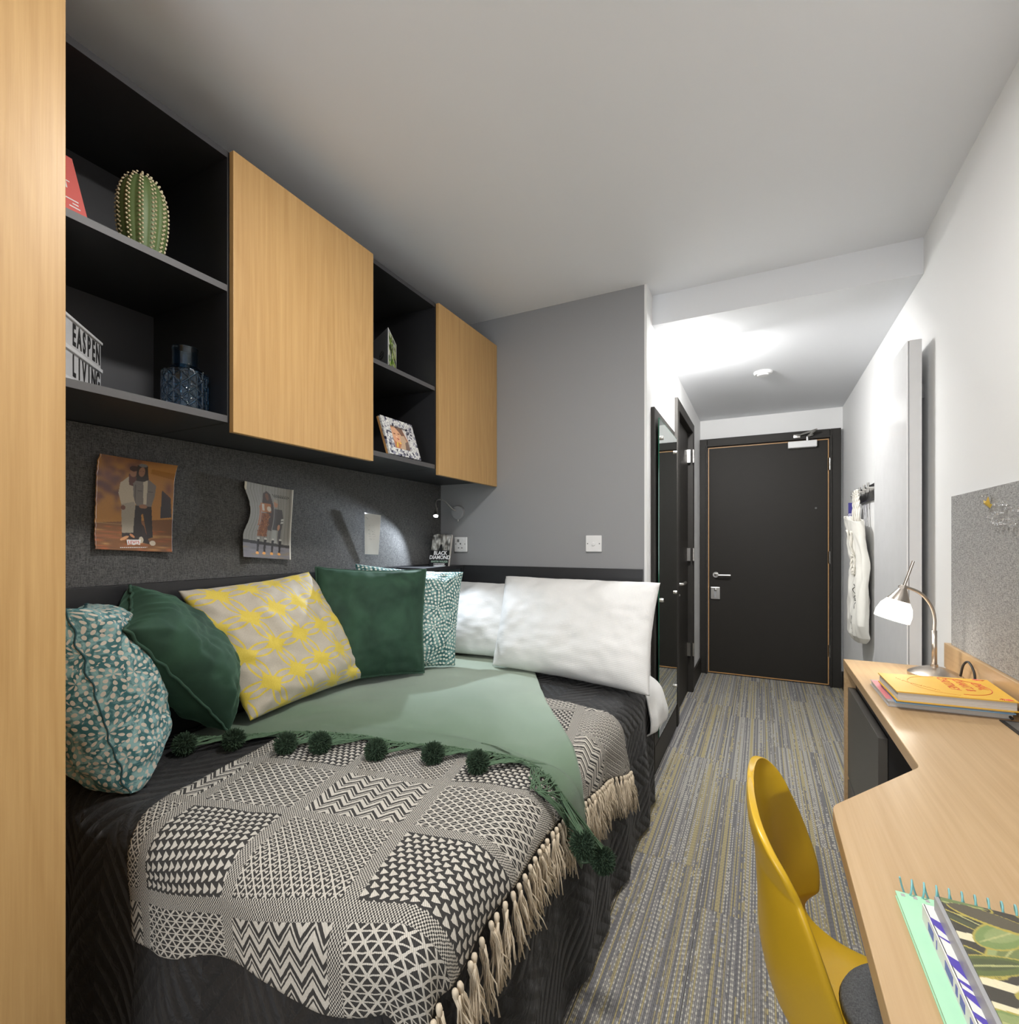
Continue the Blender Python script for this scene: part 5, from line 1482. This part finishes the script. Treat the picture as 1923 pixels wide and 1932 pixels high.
po = thing('torn_poster', 'torn orange magazine page showing two people standing, nearest wardrobe', 'poster')
S.obj('printed_page', p1, po)
ux, vy = Vector((0, 1, 0)), Vector((0, 0, 1))
PM = lambda y, z, off=0.0: basis((-1.6865 + off, y, z), ux, vy)
q = MB(); q.prism([(-0.019, 0.009), (0.019, 0.009), (0.017, -0.007), (0.008, -0.0045), (0.0, -0.007), (-0.008, -0.0045), (-0.017, -0.007)], 0, 0.0006, PM(0.828, 1.187))
q.obj('logo_tab', 'letter_white', po)
text('logo_lettering', "LEVI'S", 0.0125, PM(0.828, 1.188, 0.001), 'red_print', po, 0.0002)
q = MB()
for k in range(15): q.box(-0.036 + k * 0.005, -0.0325 + k * 0.005, -0.001, 0.0012, 0, 0.0004, mat=PM(0.828, 1.1725, 0.001))
q.obj('small_print', 'letter_white', po)

S = Sheet(124, 168, sr(150, 148, 142)); rs = random.Random(13)
for k in range(16): S.poly([(k / 16, 0), (k / 16 + 0.012, 0), (k / 16 + 0.012, 0.8), (k / 16, 0.8)], sr(128, 126, 120))
S.poly([(0, 0.76), (1, 0.80), (1, 0.84), (0, 0.80)], sr(48, 46, 46)); S.poly([(0, 0.80), (1, 0.84), (1, 1), (0, 1)], sr(118, 116, 122))
for k in range(24): S.soft(rs.random(), rs.uniform(.84, 1), .08, .01, rs.choice([sr(96, 94, 98), sr(134, 132, 136), sr(140, 120, 60)]), .5)
S.poly([(0.30, 0.30), (0.38, 0.12), (0.46, 0.08), (0.53, 0.12), (0.58, 0.30), (0.58, 0.62), (0.44, 0.60), (0.40, 0.35)], sr(78, 68, 66))
S.blob(0.45, 0.16, 0.035, 0.05, sr(120, 84, 68)); S.poly([(0.27, 0.25), (0.52, 0.25), (0.52, 0.37), (0.28, 0.37)], sr(170, 112, 74)); S.poly([(0.31, 0.26), (0.36, 0.26), (0.36, 0.35), (0.31, 0.35)], sr(204, 196, 184)); S.blob(0.47, 0.32, 0.05, 0.035, sr(210, 196, 176))
S.poly([(0.28, 0.38), (0.46, 0.38), (0.50, 0.70), (0.30, 0.70)], sr(140, 88, 56)); S.poly([(0.23, 0.3), (0.27, 0.28), (0.28, 0.56), (0.24, 0.56)], sr(158, 108, 80))
for k in range(60): S.blob(rs.uniform(.29, .49), rs.uniform(.39, .70), .012, .008, rs.choice([sr(110, 64, 40), sr(176, 118, 74), sr(90, 60, 46)]), rs.uniform(0, 3))
S.blob(0.63, 0.24, 0.045, 0.05, sr(184, 138, 112)); S.poly([(0.60, 0.18), (0.67, 0.18), (0.69, 0.24), (0.60, 0.21)], sr(168, 156, 140))
S.poly([(0.60, 0.31), (0.78, 0.31), (0.82, 0.44), (0.80, 0.60), (0.60, 0.60)], sr(84, 82, 84)); S.poly([(0.77, 0.44), (0.83, 0.43), (0.83, 0.455), (0.77, 0.465)], sr(210, 210, 206)); S.poly([(0.77, 0.48), (0.83, 0.47), (0.83, 0.495), (0.77, 0.505)], sr(210, 210, 206)); S.blob(0.73, 0.56, 0.03, 0.04, sr(196, 150, 124))
S.poly([(0.60, 0.60), (0.72, 0.60), (0.72, 0.78), (0.61, 0.78)], sr(164, 164, 160)); S.poly([(0.73, 0.60), (0.80, 0.60), (0.80, 0.80), (0.74, 0.80)], sr(96, 94, 98))
for x in (0.31, 0.45, 0.61, 0.77):
    S.poly([(x, 0.72), (x + .055, 0.72), (x + .055, 0.745), (x, 0.745)], sr(200, 198, 192)); S.poly([(x, 0.745), (x + .05, 0.745), (x + 0.02, 0.92), (x - .02, 0.92)], sr(40, 38, 40)); S.blob(x - 0.005, 0.93, 0.035, 0.018, sr(226, 160, 84))
for (x, y) in [(0.58 + 0.02 * k, 0.115 + 0.012 * (k % 2)) for k in range(18)] + [(0.60 + 0.02 * k, 0.14) for k in range(16)]: S.blob(x, y, .008, .010, sr(70, 68, 66))
S.poly([(0.975, 0), (1, 0), (1, 1), (0.975, 1)], sr(220, 218, 210)); S.poly([(0, 0), (0.05, 0), (0.05, 0.1), (0, 0.12)], sr(200, 190, 170))
S.grain(0.10, 4)
pT2 = ((-1.690, 1.186, 1.412), (-1.690, 1.398, 1.398), (-1.690, 1.377, 1.118), (-1.690, 1.174, 1.135))
def p2(u, v):
    uu = u
    lf = 0.13 * math.sin(min(1, max(0, (v - 0.08) / 0.62)) * PI) ** 1.2 + 0.01 * MN.noise(Vector((v * 18, 3, 0)))
    uu = lf + u * (1 - lf)
    p = lerp4(*pT2, uu, v); p.x += 0.010 * max(0, 1 - u * 3) * 0.8 + 0.012 * (u > 0.9) * (u - 0.9) * 8 + 0.010 * max(0, v * 2 - 1) ** 2; return p
tag(S.obj('torn_page', p2), 'torn grey magazine page with two people in orange shoes', 'poster')
S = Sheet(70, 100, sr(206, 204, 200)); rs = random.Random(31)
for k in range(40):
    cx = rs.uniform(.3, .75); cy = rs.choice([.40, .44, .49, .50, .55, .28, .62]) + rs.uniform(-.01, .01)
    S.blob(cx, cy, rs.uniform(.01, .05), .004, sr(120, 118, 116), rs.uniform(-.4, .4), .6)
S.poly([(0.12, 0.10), (0.30, 0.14), (0.30, 0.15), (0.12, 0.11)], sr(130, 130, 130))
def p3(u, v):
    tooth = 0.012 * (1 if int(v * 60) % 2 else 0) * (v < 0.45)
    uu = u * (1 - tooth) + tooth
    p = lerp4((-1.684, 1.780, 1.329), (-1.684, 1.868, 1.318), (-1.690, 1.882, 1.126), (-1.690, 1.812, 1.130), uu, v)
    p.x += 0.045 * (uu * uu) * (1 - 0.5 * v) + 0.022 * (1 - uu) * (1 - v); return p
tag(S.obj('note_sheet', p3), 'curled white spiral-torn note sheet pinned near the reading light', 'paper')
